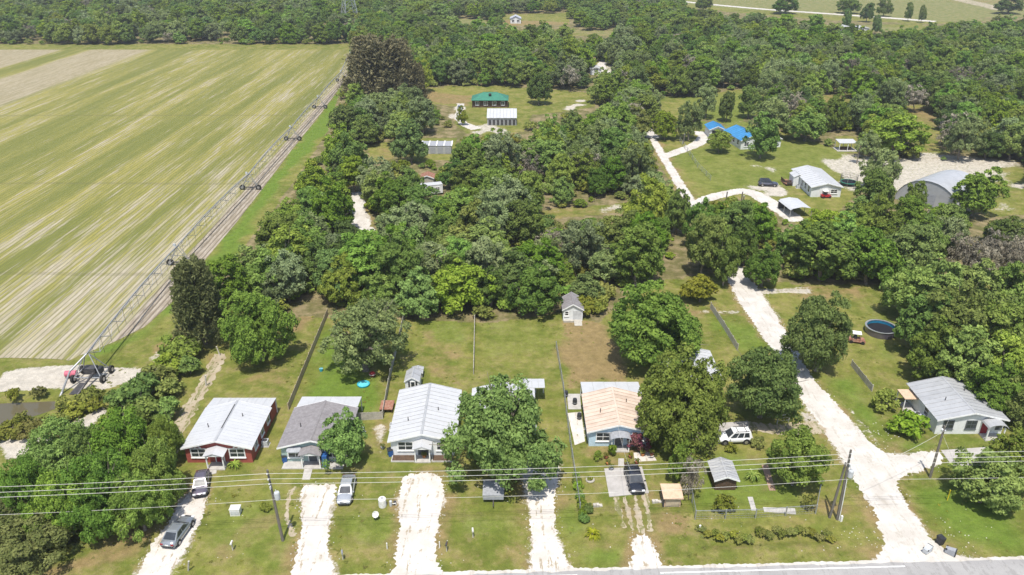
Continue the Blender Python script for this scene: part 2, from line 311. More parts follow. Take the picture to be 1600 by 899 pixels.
KEEP = [[(1306, 214), (1340, 214), (1340, 238), (1306, 238)], [(-200, 70), (553, 70), (548, 108), (528, 150), (512, 205), (455, 290), (392, 370), (372, 405), (330, 430), (300, 470), (265, 535), (245, 570), (-200, 640)],
        [(1000, 203), (1060, 205), (1092, 188), (1130, 198), (1160, 190), (1235, 210), (1300, 232), (1345, 250), (1340, 300), (1310, 330), (1250, 347), (1200, 325), (1150, 308), (1085, 316), (1058, 296), (1030, 245)],
        [(1030, 152), (1090, 150), (1170, 138), (1200, 148), (1190, 175), (1140, 196), (1100, 185), (1060, 200), (1040, 195)], [(1340, 252), (1600, 262), (1640, 330), (1545, 340), (1500, 320), (1440, 325), (1405, 305), (1345, 300)],
        [(1062, 300), (1085, 318), (1110, 330), (1090, 332), (1050, 290), (1005, 212), (1012, 208)], [(545, 303), (568, 303), (584, 352), (575, 364), (552, 355)], [(632, 216), (712, 216), (714, 250), (632, 252)],
        [(655, 138), (735, 135), (800, 136), (925, 146), (930, 166), (900, 172), (830, 180), (818, 205), (770, 213), (730, 208), (712, 195), (712, 166), (655, 160)], [(835, 330), (985, 318), (988, 330), (835, 344)],
        [(785, 24), (888, 20), (890, 38), (785, 40)], [(700, 31), (760, 29), (760, 36), (700, 38)], [(860, 46), (985, 50), (975, 57), (870, 55)], [(1045, -30), (1700, -30), (1700, 26), (1560, 26), (1460, 38), (1330, 32), (1200, 24), (1080, 12)],
        [(1305, 40), (1445, 38), (1430, 48), (1310, 50)], [(920, 96), (960, 98), (955, 112), (925, 110)], [(1420, 165), (1455, 165), (1470, 205), (1470, 245), (1430, 245), (1440, 205)], [(1285, 150), (1330, 145), (1335, 160), (1290, 168)],
        [(1210, 330), (1265, 345), (1250, 352)], [(1520, 290), (1600, 290), (1600, 335), (1540, 335)], [(575, 225), (615, 222), (615, 248), (580, 255)], [(660, 283), (690, 283), (690, 300), (660, 300)]]
near = (np.abs(P[:, 0]) < 700) & (P[:, 1] > 100) & (P[:, 1] < 780)
lit = np.zeros(len(P)); idx = np.where(near)[0]
pp = np.stack(S(P[idx, 0], P[idx, 1]), 1); ok = pp[:, 1] < np.interp(pp[:, 0], fx, fy) + 6
for k in KEEP:
    q = np.asarray(GP(k)) if min(b for _, b in k) > -60 else None
    if q is not None: ok &= sdf(P[idx], q) > 0
lit[idx[ok]] = 1.0
hz = np.zeros(len(P))
def dig(poly, depth, slope=1.5):
    q = np.asarray(GP(poly)); lo, hi = q.min(0) - 3, q.max(0) + 3
    m = np.where((P[:, 0] > lo[0]) & (P[:, 0] < hi[0]) & (P[:, 1] > lo[1]) & (P[:, 1] < hi[1]))[0]
    d = sdf(P[m], q); hz[m] = np.minimum(hz[m], -depth * np.clip(-d / slope, 0, 1))
POND = [(-60, 627), (60, 622), (112, 620), (98, 634), (60, 648), (0, 668), (-60, 690)]
dig(POND, 1.4, 1.2)
dig([(1095, 830), (1300, 822), (1320, 850), (1100, 862)], 0.45, 1.2)
me = bpy.data.meshes.new('ground'); nx, ny = len(gx), len(gy)
me.vertices.add(nx * ny); co = np.stack([P[:, 0], P[:, 1], hz], 1); me.vertices.foreach_set('co', co.ravel())
ii, jj = np.meshgrid(np.arange(nx - 1), np.arange(ny - 1)); a = (jj * nx + ii).ravel(); fc = np.stack([a, a + 1, a + 1 + nx, a + nx], 1)
me.loops.add(fc.size); me.loops.foreach_set('vertex_index', fc.ravel().astype(np.int32)); me.polygons.add(len(fc)); me.polygons.foreach_set('loop_start', np.arange(0, fc.size, 4, dtype=np.int32)); me.update(calc_edges=True)
for nm, arr in (('dirt', dirt), ('sand', sand), ('lush', lush), ('pale', pale), ('litter', lit)):
    at = me.attributes.new(nm, 'FLOAT', 'POINT'); at.data.foreach_set('value', arr.astype(np.float32))
m, n, l, b = newmat('ground')
vec = n.new('ShaderNodeTexCoord').outputs['Object']
nb, nm_, nf, ng = noise(n, l, vec, 0.045, 4), noise(n, l, vec, 0.28, 6, 0.65), noise(n, l, vec, 1.6, 6, 0.7), noise(n, l, vec, 9, 4, 0.7)
def attr(a):
    t = n.new('ShaderNodeAttribute'); t.attribute_name = a; return t.outputs['Fac']
def msk(a, amt=0.9, lo=0.36, hi=0.66, nz=None):
    v = mth(n, l, 'ADD', attr(a), mth(n, l, 'MULTIPLY', mth(n, l, 'SUBTRACT', nz or nf, 0.5), amt))
    return sstep(n, l, v, lo, hi)
sumn = mth(n, l, 'MULTIPLY_ADD', nm_, 0.6, mth(n, l, 'MULTIPLY', nb, 0.4))
gr = mixc(n, l, sstep(n, l, sumn, 0.38, 0.62), (0.125, 0.152, 0.026), (0.240, 0.228, 0.058))
gr = mixc(n, l, mth(n, l, 'MULTIPLY', sstep(n, l, mth(n, l, 'MULTIPLY_ADD', nf, 0.5, mth(n, l, 'MULTIPLY', nm_, 0.5)), 0.47, 0.64), 0.75), gr, (0.275, 0.225, 0.105))
gr = mixc(n, l, mth(n, l, 'MULTIPLY', msk('lush', 0.7, 0.3, 1.0, nm_), 0.9), gr, mixc(n, l, nf, (0.088, 0.165, 0.018), (0.155, 0.225, 0.032)))
gr = mixc(n, l, msk('pale', 0.5, 0.3, 0.8, nm_), gr, mixc(n, l, sstep(n, l, nm_, 0.35, 0.65), (0.150, 0.175, 0.050), (0.270, 0.240, 0.110)))
gr = mixc(n, l, mth(n, l, 'MULTIPLY', msk('dirt', 1.1, 0.35, 0.85, nm_), 0.85), gr, mixc(n, l, nf, (0.215, 0.140, 0.058), (0.340, 0.245, 0.130)))
gr = mixc(n, l, msk('litter', 0.9, 0.5, 1.0, nm_), gr, mixc(n, l, sstep(n, l, nm_, 0.4, 0.65), (0.135, 0.125, 0.048), (0.30, 0.235, 0.135)))
gr = mixc(n, l, msk('sand', 0.9, 0.40, 0.62), gr, mixc(n, l, nf, (0.42, 0.365, 0.29), (0.63, 0.585, 0.52)))
gr = mixc(n, l, mth(n, l, 'MULTIPLY', sstep(n, l, ng, 0.3, 0.75), 0.42), gr, (0.040, 0.052, 0.012))
gm = noise(n, l, vec, 0.75, 7, 0.75); hv = n.new('ShaderNodeHueSaturation'); l.new(gr, hv.inputs['Color']); l.new(mth(n, l, 'MULTIPLY_ADD', sstep(n, l, gm, 0.25, 0.75), 0.5, 0.76), hv.inputs['Value']); gr = hv.outputs[0]
l.new(gr, b.inputs['Base Color']); b.inputs['Roughness'].default_value = 0.95; b.inputs['Specular IOR Level'].default_value = 0.1
bp = n.new('ShaderNodeBump'); bp.inputs['Strength'].default_value = 0.6; bp.inputs['Distance'].default_value = 0.12
l.new(mth(n, l, 'ADD', mth(n, l, 'MULTIPLY', nf, 1.3), ng), bp.inputs['Height']); l.new(bp.outputs[0], b.inputs['Normal'])
struct(link(me, 'ground', m))

# ------------------------------------------------------------------ gravel, shell and asphalt sheets
def gravel_mat(name, c1, c2, patch, amt, thr):
    m, n, l, b = newmat(name); vec = n.new('ShaderNodeTexCoord').outputs['Object']
    na, nb_, nc = noise(n, l, vec, 0.35, 5, 0.65), noise(n, l, vec, 1.7, 5, 0.7), noise(n, l, vec, 7, 4, 0.7)
    mp = n.new('ShaderNodeMapping'); mp.inputs['Scale'].default_value = (2.2, 0.28, 1); l.new(vec, mp.inputs[0])
    ns = noise(n, l, mp.outputs[0], 0.75, 5, 0.7)
    c = mixc(n, l, sstep(n, l, na, 0.35, 0.68), c1, c2)
    c = mixc(n, l, mth(n, l, 'MULTIPLY', sstep(n, l, mth(n, l, 'MULTIPLY_ADD', nb_, 0.35, mth(n, l, 'MULTIPLY', ns, 0.65)), thr, thr + 0.05), amt), c, patch)
    c = mixc(n, l, mth(n, l, 'MULTIPLY', sstep(n, l, nc, 0.62, 0.72), 0.35), c, tuple(v * 0.5 for v in c2))
    l.new(c, b.inputs['Base Color']); b.inputs['Roughness'].default_value = 0.95
    bp = n.new('ShaderNodeBump'); bp.inputs['Strength'].default_value = 0.5; bp.inputs['Distance'].default_value = 0.05
    l.new(nc, bp.inputs['Height']); l.new(bp.outputs[0], b.inputs['Normal'])
gravel_mat('shell', (0.60, 0.56, 0.51), (0.48, 0.44, 0.385), (0.27, 0.215, 0.13), 0.8, 0.545)
gravel_mat('shell_clean', (0.56, 0.53, 0.48), (0.455, 0.42, 0.37), (0.36, 0.32, 0.26), 0.6, 0.53)
gravel_mat('asphalt', (0.34, 0.33, 0.315), (0.29, 0.28, 0.27), (0.22, 0.212, 0.20), 0.55, 0.52)
gravel_mat('track', (0.40, 0.34, 0.25), (0.32, 0.26, 0.17), (0.16, 0.16, 0.05), 0.9, 0.50)
def ragged(poly, step=0.45, amp=0.3, seed=0):
    r = np.random.default_rng(seed); out = []
    for i in range(len(poly)):
        a, b = np.array(poly[i]), np.array(poly[(i + 1) % len(poly)]); L = np.hypot(*(b - a)); k = max(1, int(L / step)); nrm = np.array([b[1] - a[1], a[0] - b[0]]) / max(L, 1e-6)
        for j in range(k):
            t = j / k; p = a + (b - a) * t
            wv = (vnoise(np.array([p[0]]), np.array([p[1]]), 1.4, seed + 50)[0] - 0.5) * 1.3 * amp + (r.random() - 0.5) * amp * 1.3
            out.append(tuple(p + nrm * wv))
    return out
def chaikin(poly, it=1, closed=True):
    for _ in range(it):
        q = []; n_ = len(poly)
        for i in range(n_ if closed else n_ - 1):
            a, b = poly[i], poly[(i + 1) % n_]
            q += [(a[0] * .75 + b[0] * .25, a[1] * .75 + b[1] * .25), (a[0] * .25 + b[0] * .75, a[1] * .25 + b[1] * .75)]
        poly = q if closed else [poly[0]] + q + [poly[-1]]
    return poly
def sheet(name, poly, z, material, seed=0, amp=0.3, smooth=1):
    q = ragged(chaikin(poly, smooth) if smooth else poly, 0.22 if amp < 0.5 else 0.45, amp, seed) if amp else poly
    from mathutils.geometry import tessellate_polygon
    v = [(x, y, z) for x, y in q]; t = tessellate_polygon([[Vector(p) for p in v]])
    me = bpy.data.meshes.new(name); me.from_pydata(v, [], [tuple(x) for x in t]); me.update()
    import bmesh
    bm = bmesh.new(); bm.from_mesh(me); bmesh.ops.recalc_face_normals(bm, faces=bm.faces)
    for f in bm.faces:
        if f.normal.z < 0: f.normal_flip()
    bm.to_mesh(me); bm.free()
    return link(me, name, material)
def ribbon(pts, wd):
    pts = chaikin(pts, 2, False); L, R = [], []
    for i, p in enumerate(pts):
        a, b = pts[max(0, i - 1)], pts[min(len(pts) - 1, i + 1)]; d = np.hypot(b[0] - a[0], b[1] - a[1]); nxx, nyy = -(b[1] - a[1]) / d, (b[0] - a[0]) / d
        wd_ = wd[min(len(wd) - 1, int(i / len(pts) * len(wd)))] if hasattr(wd, '__len__') else wd
        L.append((p[0] + nxx * wd_ / 2, p[1] + nyy * wd_ / 2)); R.append((p[0] - nxx * wd_ / 2, p[1] - nyy * wd_ / 2))
    return L + R[::-1]
for i, p in enumerate(DRV):
    struct(sheet('driveway', GP(p), 0.012, 'shell', i + 1, 0.34))
struct(sheet('gravel_road', GP(ROAD), 0.010, 'shell_clean', 21, 0.35))
struct(sheet('gravel_lane', ribbon(GP([(1078, 322), (1110, 308), (1160, 297), (1180, 303), (1212, 322), (1247, 346)]), [3, 3.4, 4, 4.5, 4.5]), 0.014, 'shell_clean', 31, 0.3, 0))
struct(sheet('gravel_lane', ribbon(GP([(1036, 246), (1062, 236), (1090, 226), (1102, 214), (1100, 206)]), [3.4, 3.6, 4, 6]), 0.014, 'shell_clean', 32, 0.3, 0))
struct(sheet('gravel_lane', ribbon(GP([(1020, 216), (1000, 190), (975, 150), (955, 118), (935, 104), (950, 92), (948, 70)]), 4.0), 0.014, 'shell_clean', 33, 0.4, 0))
struct(sheet('gravel_lane', ribbon(GP([(1165, 664), (1200, 670), (1240, 672), (1285, 668)]), [2.2, 2.6, 2.8]), 0.014, 'track', 34, 0.4, 0))
struct(sheet('sand_track', ribbon(GP([(560, 300), (553, 325), (562, 345), (575, 362)]), [3, 4, 4, 3]), 0.010, 'shell_clean', 35, 0.6, 0))
struct(sheet('sand_track', ribbon(GP([(720, 162), (717, 178), (720, 192), (745, 202)]), [2.5, 3, 4]), 0.010, 'shell_clean', 36, 0.4, 0))
struct(sheet('wheel_track', ribbon(GP([(345, 553), (326, 592), (300, 632), (276, 675), (262, 720)]), 1.9), 0.008, 'track', 37, 0.5, 0))
for i, pts in enumerate(([(962, 776), (968, 800), (976, 825)], [(975, 776), (982, 800), (990, 830)], [(992, 774), (996, 800), (1003, 832)], [(1008, 772), (1012, 800), (1016, 830)], [(462, 760), (450, 775), (448, 810), (458, 838)], [(478, 757), (470, 780), (474, 812)])):
    struct(sheet('wheel_track', ribbon(GP(pts), 0.55), 0.008, 'track', 60 + i, 0.22, 0))
struct(sheet('far_road', ribbon(GP([(1060, 2), (1180, 14), (1300, 22), (1400, 29), (1462, 34)]), 7.0), 0.02, 'shell_clean', 41, 0.8, 0))
struct(sheet('far_road', ribbon(GP([(1470, -6), (1520, 4), (1570, 16)]), 14.0), 0.02, 'track', 42, 2, 0))
# asphalt road: edge runs 2.6 degrees off the x axis
e0, e1 = G(1044, 889), G(1600, 874); sl_ = (e1[1] - e0[1]) / (e1[0] - e0[0])
def edge(x, off): return (x, e0[1] + sl_ * (x - e0[0]) - off)
rd = sheet('road', [edge(-400, 7), edge(400, 7), edge(400, 0)] + [edge(x + random.random(), random.uniform(-0.12, 0.12)) for x in range(80, -80, -1)] + [edge(-400, 0)], 0.016, 'asphalt', 0, 0, 0); struct(rd)
struct(sheet('road_apron', ribbon([edge(-80 + 4 * i, -0.05) for i in range(46)], 0.7), 0.0125, 'shell_clean', 44, 0.14, 0))
mat('road_paint', (0.78, 0.78, 0.76), (0.55, 0.54, 0.52), 1.5, 0.7)
mat('yellow_paint', (0.62, 0.44, 0.05), (0.45, 0.34, 0.08), 1.5, 0.7)
for x0, x1 in ((-300, 6.8), (15.5, 41.5), (55.5, 300)):
    struct(sheet('edge_line', [edge(x0, 0.62), edge(x1, 0.62), edge(x1, 0.46), edge(x0, 0.46)], 0.022, 'road_paint', 0, 0, 0))
for off in (3.4, 3.62): struct(sheet('centre_line', [edge(-300, off + .1), edge(300, off + .1), edge(300, off), edge(-300, off)], 0.022, 'yellow_paint', 0, 0, 0))
struct(sheet('edge_line', [edge(-300, 6.6), edge(300, 6.6), edge(300, 6.45), edge(-300, 6.45)], 0.022, 'road_paint', 0, 0, 0))
# concrete pads and paths
def padq(name, px, z, material, t=0.08):
    q = GP(px); return struct(MB().prism(q[::-1] if sum(q[i][0] * q[(i + 1) % len(q)][1] - q[(i + 1) % len(q)][0] * q[i][1] for i in range(len(q))) < 0 else q, -0.05, t).build(name, material))
padq('parking_pad', [(944, 733), (1003, 730), (1014, 771), (952, 777)], 0, 'pad_concrete')
padq('parking_pad', [(1119, 662), (1168, 659), (1178, 690), (1122, 694)], 0, 'pad_concrete')
padq('parking_pad', [(1470, 704), (1545, 699), (1556, 728), (1488, 729)], 0, 'pad_concrete', 0.05)
padq('garden_path', [(1190, 727), (1200, 727), (1212, 767), (1202, 767)], 0, 'brick_path', 0.05)
padq('garden_path', [(1168, 777), (1176, 777), (1182, 798), (1174, 798)], 0, 'concrete', 0.05)
padq('garden_path', [(1192, 793), (1242, 795), (1244, 804), (1194, 800)], 0, 'concrete', 0.05)
padq('front_walk', [(476, 731), (489, 731), (484, 750), (472, 750)], 0, 'concrete', 0.05)
padq('front_walk', [(326, 727), (340, 724), (338, 740), (322, 744)], 0, 'concrete', 0.05)
padq('front_walk', [(966, 717), (975, 717), (975, 729), (966, 729)], 0, 'concrete', 0.05)
padq('shell_bed', [(990, 708), (1018, 706), (1026, 720), (992, 722)], 0, 'shell', 0.04)
padq('side_patio', [(886, 616), (906, 616), (908, 640), (888, 640)], 0, 'concrete', 0.05)
padq('side_patio', [(887, 646), (908, 644), (914, 690), (898, 696)], 0, 'shell', 0.04)
# pond
m, n, l, b = newmat('water'); b.inputs['Base Color'].default_value = (0.11, 0.095, 0.055, 1); b.inputs['Roughness'].default_value = 0.12; b.inputs['Specular IOR Level'].default_value = 0.5
bp = n.new('ShaderNodeBump'); bp.inputs['Strength'].default_value = 0.15; l.new(noise(n, l, n.new('ShaderNodeTexCoord').outputs['Object'], 3, 4), bp.inputs['Height']); l.new(bp.outputs[0], b.inputs['Normal'])
struct(sheet('water', GP([(-80, 618), (125, 616), (110, 640), (0, 676), (-80, 700)]), -0.42, m, 0, 0, 0))

# ------------------------------------------------------------------ the field
m, n, l, b = newmat('field_soil'); vec = n.new('ShaderNodeTexCoord').outputs['Object']
sx = n.new('ShaderNodeSeparateXYZ'); l.new(vec, sx.inputs[0]); fxx, fyy = sx.outputs[0], sx.outputs[1]
def strn(sxx, syy, sc_, det=5, rg=0.65):
    mp = n.new('ShaderNodeMapping'); mp.inputs['Scale'].default_value = (sxx, syy, 1); l.new(vec, mp.inputs[0]); return noise(n, l, mp.outputs[0], sc_, det, rg)
n1, n2, n3, n4 = strn(1, 0.05, 0.12, 3), strn(1, 0.05, 0.85, 6, 0.7), strn(1, 0.10, 2.6, 5, 0.7), strn(1, 1, 0.02, 3)
bare_r = sstep(n, l, fxx, -105, -62)                      # thinner towards the machine's track
near_b = mth(n, l, 'SUBTRACT', 1.0, sstep(n, l, fyy, 90, 190))
v = mth(n, l, 'MULTIPLY_ADD', n2, 0.75, mth(n, l, 'MULTIPLY', n1, 0.42)); v = mth(n, l, 'MULTIPLY_ADD', n3, 0.34, v)
v = mth(n, l, 'MULTIPLY_ADD', bare_r, 0.055, v); v = mth(n, l, 'MULTIPLY_ADD', near_b, 0.09, v); v = mth(n, l, 'MULTIPLY_ADD', n4, 0.12, v)
grn = mixc(n, l, sstep(n, l, n1, 0.35, 0.65), (0.172, 0.178, 0.046), (0.320, 0.278, 0.080))
grn = mixc(n, l, mth(n, l, 'MULTIPLY', sstep(n, l, n3, 0.3, 0.7), 0.5), grn, (0.085, 0.105, 0.022))
soil = mixc(n, l, sstep(n, l, n3, 0.35, 0.65), (0.44, 0.39, 0.315), (0.32, 0.275, 0.20))
fac = mth(n, l, 'MULTIPLY', sstep(n, l, v, 0.83, 0.99), 0.88)
c = mixc(n, l, fac, grn, soil)
fr = mth(n, l, 'ABSOLUTE', mth(n, l, 'SUBTRACT', mth(n, l, 'FRACT', mth(n, l, 'MULTIPLY', fxx, 1 / 0.95)), 0.5))
c = mixc(n, l, mth(n, l, 'MULTIPLY', sstep(n, l, fr, 0.27, 0.46), 0.62), c, (0.115, 0.120, 0.045))
# bare wheel-track strip along the machine and the pale headland, far bare block
tr = mth(n, l, 'MULTIPLY_ADD', fyy, 0.031, fxx)
strip = mth(n, l, 'MULTIPLY', sstep(n, l, tr, -61.3, -60.4), mth(n, l, 'SUBTRACT', 1.0, sstep(n, l, tr, -50.0, -49.0)))
ss = mixc(n, l, sstep(n, l, n3, 0.40, 0.60), (0.26, 0.215, 0.16), (0.39, 0.34, 0.275)); ss = mixc(n, l, mth(n, l, 'MULTIPLY', sstep(n, l, fr, 0.22, 0.42), 0.75), ss, (0.13, 0.105, 0.075))
c = mixc(n, l, mth(n, l, 'MULTIPLY', strip, 0.95), c, ss)
bl = mth(n, l, 'MULTIPLY', sstep(n, l, mth(n, l, 'MULTIPLY', mth(n, l, 'ADD', fxx, mth(n, l, 'MULTIPLY', n2, 9.0)), -1.0), 175, 181), mth(n, l, 'SUBTRACT', 1.0, mth(n, l, 'MULTIPLY', sstep(n, l, fxx, -228, -226), mth(n, l, 'SUBTRACT', 1.0, sstep(n, l, fxx, -213, -211)))))
c = mixc(n, l, mth(n, l, 'MULTIPLY', bl, 0.88), c, mixc(n, l, sstep(n, l, mth(n, l, 'MULTIPLY_ADD', n2, 0.5, mth(n, l, 'MULTIPLY', n3, 0.5)), 0.4, 0.6), (0.36, 0.305, 0.22), (0.235, 0.20, 0.115)))
for yy in (134.5, 189, 262):
    ln = mth(n, l, 'LESS_THAN', mth(n, l, 'ABSOLUTE', mth(n, l, 'SUBTRACT', mth(n, l, 'MULTIPLY_ADD', n4, 3.0, fyy), yy)), 0.45 + yy / 600)
    c = mixc(n, l, mth(n, l, 'MULTIPLY', ln, 0.22), c, (0.10, 0.095, 0.05))
l.new(c, b.inputs['Base Color']); b.inputs['Roughness'].default_value = 0.95; b.inputs['Specular IOR Level'].default_value = 0.1
bp = n.new('ShaderNodeBump'); bp.inputs['Strength'].default_value = 0.5; bp.inputs['Distance'].default_value = 0.1; l.new(mth(n, l, 'ADD', n3, noise(n, l, vec, 4, 4)), bp.inputs['Height']); l.new(bp.outputs[0], b.inputs['Normal'])
# furrows: real relief, a ridge every 0.95 m, cut to the field's outline row by row
RE = GP(RE_PX)
ys = np.concatenate([np.linspace(RE[0][1], 180, 60), np.linspace(183, G(0, 78)[1], 50)]); xs = np.arange(-420, -54, 0.475)
rex = np.interp(ys, [p[1] for p in RE], [p[0] for p in RE]); vs = []; cols = len(xs)
for j, y in enumerate(ys):
    xx = np.minimum(xs, rex[j] - 0.004 * np.maximum(0, np.arange(cols) - np.searchsorted(xs, rex[j])) * 0)
    zz = 0.05 + 0.035 * (np.arange(cols) % 2); zz = np.where(xs > rex[j], 0.03, zz)
    dy = 1.5 * (vnoise(xs, xs * 0, 6, 9) - 0.5) if j == 0 else 0
    pass
    vs.append(np.stack([xx, np.full(cols, y) + dy, zz], 1))
vs = np.concatenate(vs); fs = []
for j in range(len(ys) - 1):
    kmax = np.searchsorted(xs, max(rex[j], rex[j + 1])) + 1
    base = j * cols + np.arange(min(kmax, cols - 1)); fs.append(np.stack([base, base + 1, base + 1 + cols, base + cols], 1))
me = bpy.data.meshes.new('field'); me.from_pydata(vs.tolist(), [], np.concatenate(fs).tolist()); me.update(); struct(link(me, 'field', m))
# ------------------------------------------------------------------ plants
def unit(v): return v / np.maximum(np.linalg.norm(v, axis=-1, keepdims=True), 1e-9)
def leaf_mesh(name, pos, nrm, size, tint, aspect=1.5, along=None, rng=RNG):
    """one irregular four-cornered leaf clump per row"""
    n_ = len(pos); t = unit(np.cross(nrm, unit(rng.normal(size=(n_, 3)))) if along is None else along)
    b = unit(np.cross(nrm, t)); s = size[:, None]
    j = lambda: 1 + 0.35 * (rng.random((n_, 1)) - 0.5)
    q = np.stack([pos + t * s * aspect * j(), pos + b * s * 0.75 * j() + t * s * 0.15, pos - t * s * aspect * 0.75 * j(), pos - b * s * 0.75 * j() + nrm * s * 0.25], 1)
    me = bpy.data.meshes.new(name); me.vertices.add(n_ * 4); me.vertices.foreach_set('co', q.reshape(-1).astype(np.float32))
    me.loops.add(n_ * 4); me.loops.foreach_set('vertex_index', np.arange(n_ * 4, dtype=np.int32)); me.polygons.add(n_); me.polygons.foreach_set('loop_start', np.arange(0, n_ * 4, 4, dtype=np.int32)); me.update(calc_edges=True)
    a = me.attributes.new('tint', 'FLOAT', 'FACE'); a.data.foreach_set('value', np.clip(tint, 0, 1).astype(np.float32)); return me
def crown(name, seed, R, Ht, z0, ncl, nlf, leaf, material, crad=(0.15, 0.27), lobes=0.30, dropz=-0.6, flat=0.72, sparse=0.0):
    r = np.random.default_rng(seed); d = unit(r.normal(size=(ncl * 4, 3))); d = d[d[:, 2] > dropz][:ncl]; ncl = len(d)
    ph = r.random((5, 3)) * 6.28; fr = r.normal(size=(5, 3)) * 1.9
    lob = sum(np.sin(d @ fr[k] + ph[k, 0]) for k in range(5)) / 5
    u = np.where(r.random(ncl) < 0.82, 0.74 + 0.22 * r.random(ncl), 0.4 + 0.35 * r.random(ncl)) * (1 + lobes * lob * 0.9)
    hh = Ht - z0; ns = int(r.integers(3, 7)); sa = r.random() * 6.28 + np.arange(ns) * 6.28 / ns + r.normal(size=ns) * 0.3; so = R * (0.30 + 0.22 * r.random(ns)); sr = R * (0.48 + 0.20 * r.random(ns)); sz = 0.62 + 0.42 * r.random(ns)
    so[0] *= 0.25; sr[0] = R * 0.68; sz[0] = 1.0; w_ = np.array(sr) ** 2; ki = r.choice(ns, ncl, p=w_ / w_.sum())
    cp = np.stack([np.cos(sa[ki]) * so[ki], np.sin(sa[ki]) * so[ki], z0 + hh * 0.46 * sz[ki]], 1) + d * np.stack([sr[ki], sr[ki], hh * 0.52 * sz[ki]], 1) * u[:, None]
    cp[:, 2] = np.maximum(cp[:, 2], z0 * 0.55)
    cr = R * (crad[0] + (crad[1] - crad[0]) * r.random(ncl)) ; ct = r.random(ncl)
    k = np.repeat(np.arange(ncl), nlf); n_ = len(k)
    ld = unit(unit(r.normal(size=(n_, 3))) + 0.55 * d[k] + np.array([0, 0, 0.45])); sh = np.array([1, 1, flat])
    rr = cr[k] * (0.55 + 0.5 * np.sqrt(r.random(n_))) * (1 + 0.25 * np.sin(ld @ np.array([5.0, 3.1, 4.2]) + ph[0, 1] + k))
    pos = cp[k] + ld * sh * rr[:, None]
    nrm = unit(ld * 0.9 + np.array([0, 0, 0.35]) + r.normal(size=(n_, 3)) * 0.55)
    tint = 0.12 + 0.42 * ct[k] + 0.45 * r.random(n_) ** 1.5
    kx = R / np.percentile(np.hypot(pos[:, 0], pos[:, 1]), 96.5); kz = Ht / np.percentile(pos[:, 2], 99); sv = np.array([kx, kx, kz]); pos = pos * sv; cp = cp * sv
    if sparse:
        m_ = r.random(n_) > sparse; pos, nrm, tint = pos[m_], nrm[m_], tint[m_]; n_ = len(pos)
    me = leaf_mesh(name, pos, nrm, leaf * (0.45 + 1.15 * r.random(n_) ** 1.6), tint, 1.35, None, r); me.materials.append(MATS[material]); return me, cp
def trunk(name, seed, Ht, z0, rb, cp, nl=7, material='bark'):
    r = np.random.default_rng(seed + 99); b = MB(); top = Vector((r.normal() * 0.3, r.normal() * 0.3, z0 + (Ht - z0) * 0.22))
    mid = Vector((r.normal() * 0.15, r.normal() * 0.15, top.z * 0.5))
    b.path([(0, 0, -0.15), (0, 0, 0.15), mid, top], [rb * 1.5, rb * 1.15, rb * 0.95, rb * 0.8], 7)
    for i in r.choice(len(cp), min(nl, len(cp)), replace=False):
        e = Vector(cp[i]); m_ = top.lerp(e, 0.5) + Vector((r.normal() * 0.3, r.normal() * 0.3, 0.35)); b.path([top - Vector((0, 0, 0.2)), m_, e], [rb * 0.55, rb * 0.35, rb * 0.1], 5)
        f = e + Vector((r.normal(), r.normal(), 0.6)) + (e - top) * float(r.random() * 0.28); b.path([m_, f], [rb * 0.22, rb * 0.06], 4)
    me = bpy.data.meshes.new(name); me.from_pydata(b.v, [], b.f); me.update(); me.materials.append(MATS[material]); return me
PROTO = {}
def proto(key, R, Ht, z0, ncl, nlf, leaf, material, nvar, seed, rb=0.28, nl=8, **kw):
    L = []
    for i in range(nvar):
        c_, cp = crown('crown', seed + i * 13, R, Ht * (0.93 + 0.05 * i), z0, ncl, nlf, leaf, material, **kw); L.append((c_, trunk('trunk', seed + i * 13, Ht, z0, rb, cp, nl), R, Ht))
    PROTO[key] = L
proto('hero', 7.5, 9.6, 0.5, 210, 250, 0.150, 'leaf_oak', 3, 100, 0.42, 16, crad=(0.10, 0.20))
proto('herodark', 6.0, 9.0, 0.5, 180, 230, 0.14, 'leaf_dark', 2, 200, 0.38, 14, crad=(0.11, 0.21))
proto('herogrey', 6.0, 9.5, 1.0, 160, 180, 0.14, 'leaf_grey', 1, 300, 0.40, 26, crad=(0.10, 0.19), sparse=0.12)
proto('small', 3.2, 6.2, 0.5, 110, 170, 0.11, 'leaf_oak', 2, 400, 0.16, 9, crad=(0.13, 0.25))
proto('oak', 4.4, 8.6, 0.5, 130, 150, 0.17, 'leaf_oak', 6, 500, 0.26, 7, crad=(0.12, 0.22))
proto('dark', 4.4, 8.2, 0.5, 125, 145, 0.17, 'leaf_dark', 3, 700, 0.26, 7, crad=(0.12, 0.23))
proto('light', 4.2, 7.6, 0.4, 120, 140, 0.16, 'leaf_light', 3, 800, 0.2, 7, crad=(0.12, 0.22), lobes=0.4)
proto('grey', 4.6, 8.6, 0.7, 120, 140, 0.16, 'leaf_grey', 3, 900, 0.26, 14, crad=(0.12, 0.22), lobes=0.35)
proto('bare', 4.0, 7.0, 0.8, 60, 40, 0.16, 'leaf_brown', 2, 950, 0.16, 22, crad=(0.12, 0.22), lobes=0.4)
proto('shrub', 1.5, 2.2, 0.1, 36, 60, 0.13, 'leaf_light', 2, 1000, 0.06, 6, crad=(0.2, 0.36), dropz=-0.2)
proto('darkshrub', 1.5, 2.0, 0.1, 36, 60, 0.13, 'leaf_oak', 2, 1100, 0.06, 6, crad=(0.2, 0.36), dropz=-0.2)
proto('pinkshrub', 1.6, 2.3, 0.1, 40, 60, 0.12, 'leaf_pink', 1, 1150, 0.06, 6, crad=(0.2, 0.34), dropz=-0.2)
